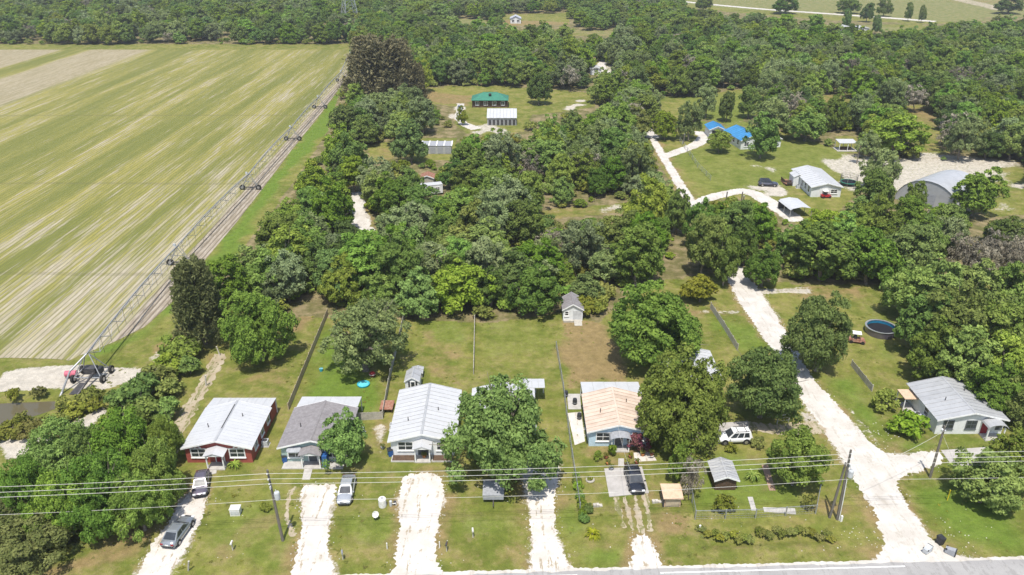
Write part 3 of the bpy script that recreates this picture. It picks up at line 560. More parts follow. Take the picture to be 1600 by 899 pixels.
proto('yellowshrub', 3.2, 5.0, 0.2, 80, 80, 0.20, 'leaf_yellow', 1, 1200, 0.12, 8, crad=(0.14, 0.26), dropz=-0.2)
proto('weed', 0.7, 0.8, 0.0, 12, 26, 0.10, 'leaf_weed', 2, 1250, 0.02, 3, crad=(0.25, 0.45), dropz=0.0)
proto('brush', 1.8, 1.9, 0.1, 26, 46, 0.17, 'leaf_weed', 2, 1280, 0.05, 5, crad=(0.2, 0.36), dropz=-0.1, lobes=0.5)
# feathery Australian pine: upright plumes of long thin sprays
def plume_tree(key, R, Ht, npl, nlf, leaf, material, nvar, seed, taper=0.8):
    L = []
    for i in range(nvar):
        r = np.random.default_rng(seed + i); hts = Ht * (0.06 + 0.80 * r.random(npl)); an = r.random(npl) * 6.28
        rad = R * np.clip(1.05 - taper * (hts / Ht) ** 1.3, 0.1, 1) * (0.35 + 0.6 * r.random(npl))
        cp = np.stack([np.cos(an) * rad, np.sin(an) * rad, hts], 1); k = np.repeat(np.arange(npl), nlf); n_ = len(k)
        outv = np.stack([np.cos(an[k]), np.sin(an[k]), np.zeros(n_)], 1); t = r.random(n_)
        pos = cp[k] + outv * (t * 0.5 * R * 0.3)[:, None] + np.array([0, 0, 1]) * (t * Ht * 0.16)[:, None] + r.normal(size=(n_, 3)) * (0.13 * R * (1.15 - t))[:, None]
        along = unit(outv * 0.35 + np.array([0, 0, 0.8]) + r.normal(size=(n_, 3)) * 0.45); nrm = unit(np.cross(along, r.normal(size=(n_, 3))))
        me = leaf_mesh('crown', pos, nrm, leaf * (0.6 + 0.8 * r.random(n_)), 0.15 + 0.35 * r.random(npl)[k] + 0.45 * r.random(n_), 2.6, along, r); me.materials.append(MATS[material])
        b = MB().path([(0, 0, -0.1), (0.1, 0, Ht * 0.4), (0, 0.1, Ht * 0.95)], [0.32, 0.2, 0.04], 7)
        for q in cp[::4]: b.path([(0, 0, q[2] * 0.7), tuple(q)], [0.07, 0.02], 4)
        tm = bpy.data.meshes.new('trunk'); tm.from_pydata(b.v, [], b.f); tm.update(); tm.materials.append(MATS['bark']); L.append((me, tm, R, Ht))
    PROTO[key] = L
plume_tree('pine', 3.3, 14, 210, 130, 0.12, 'leaf_pine', 2, 31)
plume_tree('bigpine', 5.0, 17, 260, 150, 0.15, 'leaf_pinebrown', 1, 41, 0.55)
proto('olive', 5.0, 6.0, 0.3, 130, 190, 0.13, 'leaf_pine', 1, 1400, 0.2, 8, crad=(0.12, 0.22))
# palms and yuccas: arching blades
def blade_plant(key, nb, Lb, wb, rise, material, seed, stem=0.0):
    r = np.random.default_rng(seed); b = MB(); tints = []
    for i in range(nb):
        a = r.random() * 6.28; up = rise * (0.4 + 0.9 * r.random()); L_ = Lb * (0.7 + 0.5 * r.random()); prev = None
        for s_ in range(6):
            t = s_ / 5; p = Vector((math.cos(a) * L_ * t * 0.85, math.sin(a) * L_ * t * 0.85, stem + L_ * (up * t - 0.9 * up * t * t * (0.6 + 0.5 * t)))); wv = Vector((-math.sin(a), math.cos(a), 0)) * wb * math.sin(math.pi * min(0.97, 0.12 + t * 0.85))
            cur = (p - wv, p - Vector((0, 0, wb * 0.35)), p + wv)
            if prev: b.add([prev[0], prev[1], cur[1], cur[0]], [(0, 1, 2, 3)]); b.add([prev[1], prev[2], cur[2], cur[1]], [(0, 1, 2, 3)]); tints += [r.random()] * 2
            prev = cur
    me = bpy.data.meshes.new('crown'); me.from_pydata(b.v, [], b.f); me.update(); at = me.attributes.new('tint', 'FLOAT', 'FACE'); at.data.foreach_set('value', np.array(tints, np.float32)); me.materials.append(MATS[material])
    t = MB().path([(0, 0, -0.1), (0.02, 0, max(0.15, stem * 0.5)), (0, 0, max(0.3, stem + 0.05))], [0.16 if stem > 1 else 0.1, 0.13 if stem > 1 else 0.09, 0.1], 7)
    tm = bpy.data.meshes.new('trunk'); tm.from_pydata(t.v, [], t.f); tm.update(); tm.materials.append(MATS['bark']); PROTO[key] = [(me, tm, Lb, Lb * rise + stem)]
blade_plant('yucca', 46, 1.4, 0.09, 1.2, 'leaf_yellow', 5); blade_plant('palmetto', 44, 1.5, 0.10, 1.3, 'leaf_light', 6, 0.4); blade_plant('palm', 60, 1.9, 0.14, 0.9, 'leaf_grey', 8, 4.2)
def plant(key, x, y, R, Ht, label, cat='tree', group=None, name=None, var=None, rz=None):
    pr = PROTO[key]; c_, t_, R0, H0 = pr[random.randrange(len(pr)) if var is None else var % len(pr)]
    o = thing(name or ('tree' if cat == 'tree' else cat), label, cat, (x, y, 0), random.random() * 6.28 if rz is None else rz, group); o.scale = (R / R0, R / R0, Ht / H0)
    for nm, me in (('crown', c_), ('trunk', t_)):
        q = bpy.data.objects.new(nm, me); COL.objects.link(q); q.parent = o
    return o
def at_px(px, py, wpx, Ht):
    """crown centre in the photo and its width -> foot on the ground and crown radius"""
    x, y = G(px, py, Ht * 0.52); zc = y * CP - (Ht * 0.52 - CAM_H) * SP; return x, y, 0.97 * wpx / 2 * zc / F_PX
TAKEN = []
def ptree(key, px, py, wpx, Ht, label, cat='tree', group=None, name=None, var=None, rz=None):
    Ht = Ht * (1.28 if 5 <= Ht < 10.5 and cat == 'tree' else 1)
    x, y, R = at_px(px, py, wpx, Ht); TAKEN.append((x, y, R)); return plant(key, x, y, R, Ht, label, cat, group, name, var, rz)
# single trees one can point to
ptree('hero', 786, 672, 184, 10.0, 'huge round-topped oak hiding a house and overhanging the shell driveway', name='oak_tree', var=0, rz=0.4)
ptree('hero', 1060, 622, 164, 9.2, 'broad oak overhanging the right side of the tan-roofed blue house', name='oak_tree', var=1, rz=2.2)
ptree('herodark', 1197, 594, 128, 9.0, 'dense round oak behind the white SUV beside the gravel road', name='oak_tree', var=0, rz=1)
ptree('herodark', 1286, 522, 108, 9.5, 'dark tall oak across the gravel road from the trampoline', name='oak_tree', var=1, rz=3)
ptree('herodark', 1012, 507, 160, 9.5, 'wide dark oak at the edge of the bare dirt back yard', name='oak_tree', var=1, rz=0.2)
ptree('herogrey', 566, 522, 134, 9.5, 'grey-green oak with pale limbs above the kiddie pool', name='oak_tree', var=0, rz=0.5)
ptree('small', 537, 684, 76, 6.6, 'small oak shading the right half of the grey-roofed green house', name='oak_tree', var=0)
ptree('hero', 403, 515, 118, 8.0, 'oak between the feathery pine and the long yard fence', name='oak_tree', var=2)
ptree('pine', 308, 472, 88, 14.5, 'tall feathery olive pine standing at the field corner', name='pine_tree', var=0)
ptree('bigpine', 596, 112, 118, 24, 'largest brownish feathery pine at the far end of the field', name='pine_tree', var=0)
ptree('bigpine', 640, 132, 56, 16, 'smaller dark pine leaning against the largest brownish pine', name='pine_tree', var=0, rz=2)
for i, (px, py, wd, ht) in enumerate(((90, 722, 120, 6.5), (190, 695, 120, 7), (150, 765, 130, 7.5), (243, 735, 90, 6.5), (45, 765, 100, 6), (215, 785, 90, 6), (100, 785, 110, 6.5), (255, 690, 60, 5), (130, 715, 80, 6.5))):
    ptree('hero', px, py, wd, ht, 'leafy oak in the clump beside the driveway with the two cars', group='oak clump beside the red house', name='oak_tree')
ptree('olive', 45, 840, 135, 4.9, 'rounded olive-green pine at the roadside end of the oak clump', name='pine_tree')
ptree('olive', 10, 800, 90, 4.9, 'low olive pine tucked behind the oak clump', name='pine_tree')
ptree('small', 1246, 716, 88, 6.0, 'leaning small tree inside the fenced garden', name='garden_tree', var=1)
ptree('small', 1545, 742, 112, 6.0, 'light green roadside tree beside the yellow marker post', name='roadside_tree', var=0)
ptree('small', 1592, 722, 90, 6.0, 'light green tree behind the concrete drive of the right-hand white house', name='roadside_tree', var=1)
for px, py, wd, ht in ((1382, 625, 44, 3.0), (1420, 660, 56, 3.2)): ptree('shrub', px, py, wd, ht, 'round leafy bush along the left wall of the right-hand white house', 'bush', 'bushes by the right-hand white house')
for i, (px, py, wd, ht) in enumerate(((1424, 452, 84, 8), (1470, 455, 90, 9), (1530, 455, 100, 9), (1590, 460, 90, 9), (1448, 505, 92, 8), (1490, 505, 105, 9.5), (1555, 515, 110, 9), (1462, 548, 84, 7.5), (1515, 560, 100, 8), (1585, 570, 100, 8), (1560, 610, 80, 6), (1605, 625, 80, 6), (1620, 520, 90, 9))):
    ptree('oak' if i % 3 else 'light', px, py, wd, ht, 'oak in the thick grove behind the right-hand white house', group='grove behind the right-hand white house', name='oak_tree')
ptree('yellowshrub', 1095, 453, 60, 4.6, 'golden yellow-green bush beside the gravel road', 'bush')
for i, (px, py, wd, ht) in enumerate(((1290, 392, 115, 9), (1195, 412, 56, 7), (1150, 352, 64, 7.5), (1185, 348, 60, 7), (1362, 400, 90, 8.5), (1240, 378, 50, 6), (1420, 395, 90, 8), (1335, 360, 60, 7), (1165, 380, 50, 7))):
    ptree('oak' if i % 2 else 'dark', px, py, wd, ht, 'oak in the belt of trees between the gravel road and the shelters', group='tree belt along the gravel road', name='oak_tree')
for px, py, wd in ((1096, 352, 50), (1118, 378, 56), (1100, 392, 60), (1060, 330, 46), (1135, 405, 44)): ptree('oak', px, py, wd, 8, 'oak leaning over the hidden stretch of the gravel road', group='oaks over the gravel road', name='oak_tree')
for i in range(7): ptree('bare', 1500 + i * 17, 392 + (i % 3) * 9, 46, 6.5, 'leafless pale brown tree at the edge of the grove', group='leafless trees by the grove', name='bare_tree')
ptree('small', 1125, 221, 38, 5.0, 'neat ball-shaped tree on the lawn before the blue-roofed house', name='lawn_tree')
ptree('oak', 1192, 213, 54, 9.5, 'tree standing against the front of the blue-roofed house', name='lawn_tree')
ptree('grey', 1208, 186, 60, 11, 'pale grey-green tree behind the blue-roofed house', name='lawn_tree')
ptree('oak', 1262, 192, 66, 10.5, 'wide tree on the lawn right of the blue-roofed house', name='lawn_tree')
ptree('oak', 1400, 212, 92, 11, 'broad oak shading the small open pavilion', name='lawn_tree')
ptree('palm', 1343, 234, 22, 6.0, 'small fan palm beside the open pavilion', name='palm_tree')
ptree('oak', 1526, 302, 72, 10.5, 'oak standing at the right end of the arched metal barn', name='lawn_tree')
ptree('oak', 1430, 316, 36, 7, 'narrow tree at the left end of the arched metal barn', name='lawn_tree')
ptree('grey', 1376, 262, 64, 9, 'pale tree between the white home and the sandy ground', name='lawn_tree')
ptree('dark', 1372, 300, 60, 9, 'dark tree right of the black trampoline', name='lawn_tree')
ptree('light', 1040, 195, 40, 7, 'light green tree beside the far gravel lane', name='lawn_tree')
ptree('grey', 1078, 192, 44, 8, 'grey-green tree beside the small blue-roofed shed', name='lawn_tree')
ptree('dark', 1137, 165, 28, 8, 'slim dark tree behind the small blue-roofed shed', name='lawn_tree')
ptree('grey', 1105, 160, 34, 8, 'pale tree on the back lawn behind the sheds', name='lawn_tree')
ptree('dark', 1172, 160, 36, 8, 'dark round tree on the back lawn', name='lawn_tree')
ptree('oak', 1305, 175, 40, 9, 'tree on the lawn edge behind the wide lawn tree', name='lawn_tree')
ptree('grey', 1505, 218, 56, 9, 'grey-green tree behind the sandy ground', name='lawn_tree')
ptree('dark', 842, 140, 40, 8, 'round dark tree right of the green-roofed house', name='lawn_tree')
ptree('dark', 640, 222, 56, 9, 'dark tree in front of the row of storage bays', name='lawn_tree')
ptree('light', 722, 180, 18, 5, 'small tree between the sand track and the long white shed', name='lawn_tree')
for px, py, wd, lb in ((1228, 8, 44, 'bushy tree on the near side of the pale far road'), (1328, 8, 36, 'round tree beyond the pale far road'), (1383, 12, 24, 'smaller round tree beyond the pale far road'), (1356, 20, 20, 'low tree at the edge of the pale far road'), (1421, 19, 12, 'small lone tree on the far pasture'), (1442, 21, 12, 'second small lone tree on the far pasture'), (1578, 8, 44, 'big dark tree at the far pasture corner'), (1370, 38, 16, 'dark small tree in the yellow strip below the far road'), (1324, 30, 14, 'slim tree above the far white homes'), (1100, 4, 30, 'tree where the pale far road begins')):
    ptree('dark', px, py, wd, 8.5, lb, name='pasture_tree')
# hedge and thicket by the canal
for i, (px, py, wd, ht) in enumerate(((283, 545, 60, 4), (262, 570, 56, 3.5), (295, 570, 40, 3), (240, 590, 60, 3.5), (215, 608, 60, 4), (265, 605, 44, 3), (190, 620, 50, 3), (225, 640, 60, 4), (255, 640, 46, 3), (205, 665, 60, 4), (250, 672, 50, 3.5), (175, 650, 40, 2.5))):
    ptree(('darkshrub', 'shrub')[i % 2], px, py, wd, ht, 'leafy shrub in the overgrown hedge between canal and red house', 'shrub', 'overgrown hedge by the canal')
for i, (px, py, wd) in enumerate(((120, 640, 46), (85, 655, 44), (50, 668, 46), (15, 672, 50), (140, 618, 44), (100, 628, 30), (60, 612, 24), (20, 616, 24), (150, 630, 30), (30, 655, 30))):
    ptree('brush', px, py, wd, 1.8, 'low scrub bush on the bank of the muddy canal', 'shrub', 'scrub on the canal bank')
ptree('bare', 238, 590, 34, 3.5, 'dead pale tree lying in the hedge by the canal', name='dead_tree')
# garden plants
ptree('yucca', 926, 828, 34, 1.6, 'spiky yellow-green yucca near the road', 'plant', name='yucca_plant')
ptree('palmetto', 1177, 738, 34, 2.0, 'round fan palm inside the fenced garden', 'plant', name='fan_palm')
ptree('palmetto', 366, 722, 28, 1.5, 'spiky bush under the right window of the red house', 'plant', name='spiky_bush')
ptree('brush', 1130, 785, 40, 1.9, 'brownish bush in the fenced garden by the front wire fence', 'bush')
ptree('pinkshrub', 997, 690, 36, 2.4, 'pink flowering bush before the blue house', 'bush', name='flowering_bush')
ptree('darkshrub', 957, 702, 15, 1.8, 'clipped green shrub left of the blue house door', 'bush')
ptree('darkshrub', 920, 795, 16, 1.0, 'clipped round shrub on the lawn near the yucca', 'bush')
ptree('shrub', 934, 712, 16, 1.3, 'leafy potted-looking shrub at the left corner of the blue house', 'bush')
ptree('light', 1068, 720, 44, 5, 'pale leaning shrubby tree at the garden fence corner', name='garden_tree')
ptree('bare', 1080, 745, 40, 5, 'thin leafless tree at the garden fence corner', name='bare_tree')
ptree('darkshrub', 1060, 742, 16, 1.3, 'small dark shrub beside the garden fence', 'bush')
ptree('brush', 1185, 692, 26, 1.2, 'brown weedy bush behind the white SUV', 'bush')
ptree('brush', 1143, 700, 20, 1.2, 'weedy bush before the white SUV pad', 'bush')
ptree('brush', 1265, 785, 24, 1.8, 'brown bush in the garden under the leaning tree', 'bush')
ptree('brush', 415, 793, 18, 0.9, 'small weed clump at the foot of the utility pole', 'bush')
for i in range(9): ptree('darkshrub', 900 + i * 1.6, 742 + i * 8.5, 12 + (i % 3) * 3, 0.9, 'green shrub in the low hedge along the wire fence', 'shrub', 'low hedge by the shell driveway')
for i in range(22): ptree('brush', 1098 + i * 9.6 + random.uniform(-3, 3), 835 + random.uniform(-9, 10), 17, 0.55, 'rough weed clump growing in the roadside ditch', 'weed clump', 'weeds in the roadside ditch')
for i in range(10): ptree('brush', 40 + i * 13, 882 - i * 5 + random.uniform(-6, 6), 20, 0.8, 'scrubby clump at the foot of the roadside pines', 'weed clump', 'scrub under the roadside pines')
# ------------------------------------------------------------------ the woods
cand = []
def wood_ok(x, y, R, Ht):
    bx, by = S(x, y)
    if not (-170 < bx < 1770 and by < np.interp(bx, fx, fy)): return None
    if bx < 345 and by > 70: return None
    cx_, cy_ = S(x, y, Ht * 0.55); zc = y * CP - (Ht * 0.55 - CAM_H) * SP; rp = R * F_PX / zc * 0.72; tp = S(x, y, Ht * 0.9)[1]
    pts = [(bx, by), (cx_, cy_), (cx_ - rp, cy_), (cx_ + rp, cy_), (cx_, tp), (cx_ - rp * .6, (cy_ + by) / 2), (cx_ + rp * .6, (cy_ + by) / 2), (cx_ - rp * .6, tp), (cx_ + rp * .6, tp)]
    for k in KEEP:
        for q in pts:
            if inside(q[0], q[1], k): return None
    return rp
yy = 112.0
while yy < 770:
    sp_ = 6.5 if yy < 420 else 9.0; xl = 0.72 * yy + 40; xx = -xl
    while xx < xl:
        x = xx + random.uniform(-2.6, 2.6); y = yy + random.uniform(-2.6, 2.6); xx += sp_
        R = random.uniform(2.9, 5.3); Ht = min(11.5, R * random.uniform(1.7, 2.5))
        if y > 420: R *= 1.15; Ht *= 0.95
        gap = vnoise(np.array([x]), np.array([y]), 22, 77)[0]
        if gap > 0.84 or random.random() < 0.08: continue
        if any((x - a) ** 2 + (y - b_) ** 2 < (0.75 * (R + c_)) ** 2 for a, b_, c_ in TAKEN): continue
        rp = wood_ok(x, y, R, Ht)
        if rp is None: continue
        kind = random.choices(('oak', 'dark', 'light', 'grey', 'bare'), (52, 20, 12, 13, 3))[0]
        if vnoise(np.array([x]), np.array([y]), 40, 5)[0] > 0.62 and random.random() < 0.3: kind = 'grey'
        cand.append((rp, x, y, R, Ht, kind))
    yy += sp_ * 0.9
cand.sort(reverse=True)
vis = [c_ for c_ in cand if -40 < S(c_[1], c_[2])[0] < 1640]
own = vis[:330]; own_set = set(id(c_) for c_ in own); rest = [c_ for c_ in cand if id(c_) not in own_set]
LB = {'oak': ('green oak', 'oak_tree'), 'dark': ('dark green oak', 'oak_tree'), 'light': ('yellow-green tree', 'broadleaf_tree'), 'grey': ('grey-green mossy oak', 'mossy_oak'), 'bare': ('half-bare brown tree', 'bare_tree')}
for rp, x, y, R, Ht, kind in own:
    px, py = S(x, y)
    if px > 1100: where = 'in the wood around the far lawns'; gp = 'wood around the far lawns'
    elif y < 160: where = 'at the front of the wood behind the back yards'; gp = 'front of the wood behind the back yards'
    elif px < 600: where = 'in the wood along the irrigated field'; gp = 'wood along the irrigated field'
    else: where = 'deep in the wood behind the back yards'; gp = 'wood behind the back yards'
    plant(kind, x, y, R, Ht, f'{LB[kind][0]} {where}', 'tree', f'{LB[kind][0]}s of the {gp}', LB[kind][1])
# the rest of the woodland: one mass, instanced
def scatter(name, pts, kinds, label, cat):
    """pts: x, y, scale xy, scale z, kind index"""
    src = bpy.data.collections.new(name + '_sources'); n_src = 0
    for q, k in enumerate(kinds):
        c_, t_, R0, H0 = k; a = MB(); me = c_; so_ = bpy.data.objects.new(f'{name}_source_{q:02d}', me); src.objects.link(so_); n_src += 1
    me = bpy.data.meshes.new(name); me.from_pydata([(p[0], p[1], 0.0) for p in pts], [], [])
    for an, ty, vals in (('sc', 'FLOAT_VECTOR', [v_ for p in pts for v_ in (p[2], p[2], p[3])]), ('rz', 'FLOAT_VECTOR', [v_ for p in pts for v_ in (0, 0, random.random() * 6.28)]), ('ki', 'INT', [p[4] for p in pts])):
        at = me.attributes.new(an, ty, 'POINT'); at.data.foreach_set('vector' if ty == 'FLOAT_VECTOR' else 'value', vals)
    o = bpy.data.objects.new(name, me); COL.objects.link(o); o['kind'] = 'stuff'; o['label'] = label; o['category'] = cat
    ng = bpy.data.node_groups.new(name + '_nodes', 'GeometryNodeTree'); ng.interface.new_socket('Geometry', in_out='INPUT', socket_type='NodeSocketGeometry'); ng.interface.new_socket('Geometry', in_out='OUTPUT', socket_type='NodeSocketGeometry')
    N, Lk = ng.nodes, ng.links; gi, go = N.new('NodeGroupInput'), N.new('NodeGroupOutput'); ip = N.new('GeometryNodeInstanceOnPoints'); ci = N.new('GeometryNodeCollectionInfo')
    ci.inputs['Collection'].default_value = src; ci.inputs['Separate Children'].default_value = True; ci.inputs['Reset Children'].default_value = True
    def na(nm, ty):
        t = N.new('GeometryNodeInputNamedAttribute'); t.data_type = ty; t.inputs[0].default_value = nm; return t.outputs[0]
    Lk.new(gi.outputs[0], ip.inputs['Points']); Lk.new(ci.outputs[0], ip.inputs['Instance']); ip.inputs['Pick Instance'].default_value = True
    Lk.new(na('ki', 'INT'), ip.inputs['Instance Index']); Lk.new(na('rz', 'FLOAT_VECTOR'), ip.inputs['Rotation']); Lk.new(na('sc', 'FLOAT_VECTOR'), ip.inputs['Scale']); Lk.new(ip.outputs[0], go.inputs[0])
    md = o.modifiers.new('scatter', 'NODES'); md.node_group = ng; return o
kinds = []; kmap = {}
for k in ('oak', 'dark', 'light', 'grey', 'bare'):
    kmap[k] = [len(kinds) + i for i in range(len(PROTO[k]))]; kinds += PROTO[k]
pts = []
for rp, x, y, R, Ht, kind in rest:
    q = random.choice(kmap[kind]); pts.append((x, y, R / kinds[q][2], Ht / kinds[q][3], q))
scatter('woodland', pts, kinds, 'dense green woodland stretching away beyond the field and lawns', 'woodland')
# undergrowth between the trees
und = []; ks = PROTO['shrub'] + PROTO['darkshrub'] + PROTO['brush']
for _ in range(9000):
    y = random.uniform(112, 430); x = random.uniform(-0.72, 0.72) * y
    if len(und) > 2200: break
    if vnoise(np.array([x]), np.array([y]), 9, 21)[0] < 0.35: continue
    s_ = random.uniform(0.5, 1.5)
    if wood_ok(x, y, 1.5 * s_, 2 * s_) is None: continue
    und.append((x, y, s_, s_ * random.uniform(0.7, 1.2), random.randrange(len(ks))))
scatter('undergrowth', und, ks, 'low tangled scrub growing under and between the trees', 'undergrowth')
# ------------------------------------------------------------------ buildings
def window(par, x, z, wd, ht, y, face='-y', trim='trim', arch=False, grid=(2, 2), pane='glass'):
    """frame, panes and sill standing proud of a wall; face: which way the wall looks, y: the wall's plane"""
    def T(u, d, v):   # u along wall, d outward, v up
        return {'-y': (u, y - d, v), '+x': (y + d, u, v), '-x': (y - d, -u, v), '+y': (-u, y + d, v)}[face]
    def bx(b, u0, d0, v0, u1, d1, v1):
        p = [T(u0, d1, v0), T(u1, d1, v0), T(u1, d0, v0), T(u0, d0, v0), T(u0, d1, v1), T(u1, d1, v1), T(u1, d0, v1), T(u0, d0, v1)]; return b.hexa(p)
    b = MB(); t = 0.13
    bx(b, x - wd / 2 - t, 0, z - t, x - wd / 2, 0.07, z + ht + t); bx(b, x + wd / 2, 0, z - t, x + wd / 2 + t, 0.07, z + ht + t)
    bx(b, x - wd / 2, 0, z + ht, x + wd / 2, 0.065, z + ht + t); bx(b, x - wd / 2, 0, z - t, x + wd / 2, 0.065, z)
    for i in range(1, grid[0]): u = x - wd / 2 + wd * i / grid[0]; bx(b, u - 0.03, 0, z, u + 0.03, 0.055, z + ht)
    for i in range(1, grid[1]): v = z + ht * i / grid[1]; bx(b, x - wd / 2, 0, v - 0.025, x + wd / 2, 0.05, v + 0.025)
    if arch:
        for i in range(5):
            a0, a1 = math.pi * i / 5, math.pi * (i + 1) / 5; r1, r0 = wd * 0.26, wd * 0.15
            q = [(x + math.cos(a) * r, z + ht + t + math.sin(a) * r * 0.8) for a, r in ((a0, r0), (a0, r1), (a1, r1), (a1, r0))]
            b.hexa([T(u, 0.06, v) for u, v in q] + [T(u, 0.0, v) for u, v in q])
    o = b.build('window', trim, par)
    g = MB(); bx(g, x - wd / 2, 0.005, z, x + wd / 2, 0.025, z + ht); g.build('pane', pane, o)
    s_ = MB(); bx(s_, x - wd / 2 - 0.18, 0, z - t - 0.07, x + wd / 2 + 0.18, 0.14, z - t - 0.002); s_.build('sill', trim, o)
    return o
def door(par, x, y, material='dark_door', wd=0.95, ht=2.05, trim='trim', z=0.15):
    o = MB().box(x - wd / 2, y - 0.05, z, x + wd / 2, y - 0.004, z + ht).build('door', material, par)
    MB().box(x - wd / 2 - 0.12, y - 0.07, z, x - wd / 2 - 0.003, y - 0.002, z + ht + 0.12).box(x + wd / 2 + 0.003, y - 0.07, z, x + wd / 2 + 0.12, y - 0.002, z + ht + 0.12).box(x - wd / 2 - 0.003, y - 0.07, z + ht + 0.003, x + wd / 2 + 0.003, y - 0.002, z + ht + 0.12).build('door_frame', trim, o)
    MB().cbox(x + wd * 0.38, y - 0.075, z + 1.0, 0.06, 0.05, 0.12).build('handle', 'galv', o); return o
def gable_roof(par, x0, x1, y0, y1, ez, rz_, material, pan=0.9, t=0.07, ribs=True, trimm='trim', name='roof', cap=None):
    """ridge along y; panels are separate sheets with a standing seam between them"""
    xm = (x0 + x1) / 2; L = y1 - y0; n_ = max(2, int(round(L / pan)))
    rf = MB().hexa([(xm - 0.16, y0 - 0.01, rz_ + 0.0), (xm + 0.16, y0 - 0.01, rz_), (xm + 0.16, y1 + 0.01, rz_), (xm - 0.16, y1 + 0.01, rz_), (xm - 0.05, y0 - 0.01, rz_ + 0.07), (xm + 0.05, y0 - 0.01, rz_ + 0.07), (xm + 0.05, y1 + 0.01, rz_ + 0.07), (xm - 0.05, y1 + 0.01, rz_ + 0.07)]).build(name, cap or material, par)
    for sgn, xe in ((-1, x0), (1, x1)):
        for i in range(n_):
            a, b_ = y0 + L * i / n_ + 0.012, y0 + L * (i + 1) / n_ - 0.012; dz = 0.012 * ((i * 7) % 3) / 3
            e0_, e1_, r0_, r1_ = (xe, a, ez + dz), (xe, b_, ez + dz), (xm + sgn * 0.012, a, rz_ + dz), (xm + sgn * 0.012, b_, rz_ + dz)
            m_ = MB().slab([e0_, e1_, r1_, r0_] if sgn < 0 else [e0_, r0_, r1_, e1_], t, up=True)
            if ribs: m_.slab([(xe, b_ - 0.02, ez + 0.075), (xe, b_ + 0.035, ez + 0.075), (xm + sgn * 0.1, b_ + 0.035, rz_ + 0.068), (xm + sgn * 0.1, b_ - 0.02, rz_ + 0.068)] if sgn < 0 else [(xe, b_ - 0.02, ez + 0.075), (xm + sgn * 0.1, b_ - 0.02, rz_ + 0.068), (xm + sgn * 0.1, b_ + 0.035, rz_ + 0.068), (xe, b_ + 0.035, ez + 0.075)], 0.06, up=True)
            m_.build('roof_panel', material, rf)
    for yy_, d in ((y0, -1), (y1, 1)):      # barge boards
        ya, yb = (yy_ - 0.05, yy_ - 0.012) if d < 0 else (yy_ + 0.012, yy_ + 0.05)
        b_ = MB()
        for xe in (x0, x1): b_.hexa([(min(xe, xm), ya, (ez if xe < xm else rz_) - 0.2), (max(xe, xm), ya, (rz_ if xe < xm else ez) - 0.2), (max(xe, xm), yb, (rz_ if xe < xm else ez) - 0.2), (min(xe, xm), yb, (ez if xe < xm else rz_) - 0.2),
                                     (min(xe, xm), ya, (ez if xe < xm else rz_) + 0.02), (max(xe, xm), ya, (rz_ if xe < xm else ez) + 0.02), (max(xe, xm), yb, (rz_ if xe < xm else ez) + 0.02), (min(xe, xm), yb, (ez if xe < xm else rz_) + 0.02)])
        b_.build('barge_board', trimm, rf)
    return rf
def gable_walls(par, x0, x1, y0, y1, ez, rz_, material, name='wall'):
    xm = (x0 + x1) / 2
    v = [(x0, y0, -0.1), (x1, y0, -0.1), (x1, y1, -0.1), (x0, y1, -0.1), (x0, y0, ez), (x1, y0, ez), (x1, y1, ez), (x0, y1, ez), (xm, y0, rz_), (xm, y1, rz_)]
    return MB().add(v, [(0, 1, 5, 8, 4), (2, 3, 7, 9, 6), (1, 2, 6, 5), (3, 0, 4, 7), (4, 8, 9, 7), (8, 5, 6, 9), (3, 2, 1, 0)]).build(name, material, par)
def house(name, label, x0, y0, wd, dp, wallm, roofm, ez=2.45, rise=1.15, ov=0.35, pan=0.9, cat='house', ribs=True, trimm='trim', rz=0.0, cap=None):
    """front wall on y=0 looking at -y, ridge running back"""
    h = thing(name, label, cat, (x0 + wd / 2, y0, 0), rz); hw = wd / 2; k = rise / (hw + ov)
    gable_walls(h, -hw, hw, 0, dp, ez - 0.09 + k * ov, ez + rise - 0.09, wallm)
    gable_roof(h, -hw - ov, hw + ov, -ov, dp + ov, ez, ez + rise, roofm, pan, ribs=ribs, trimm=trimm, cap=cap)
    return h
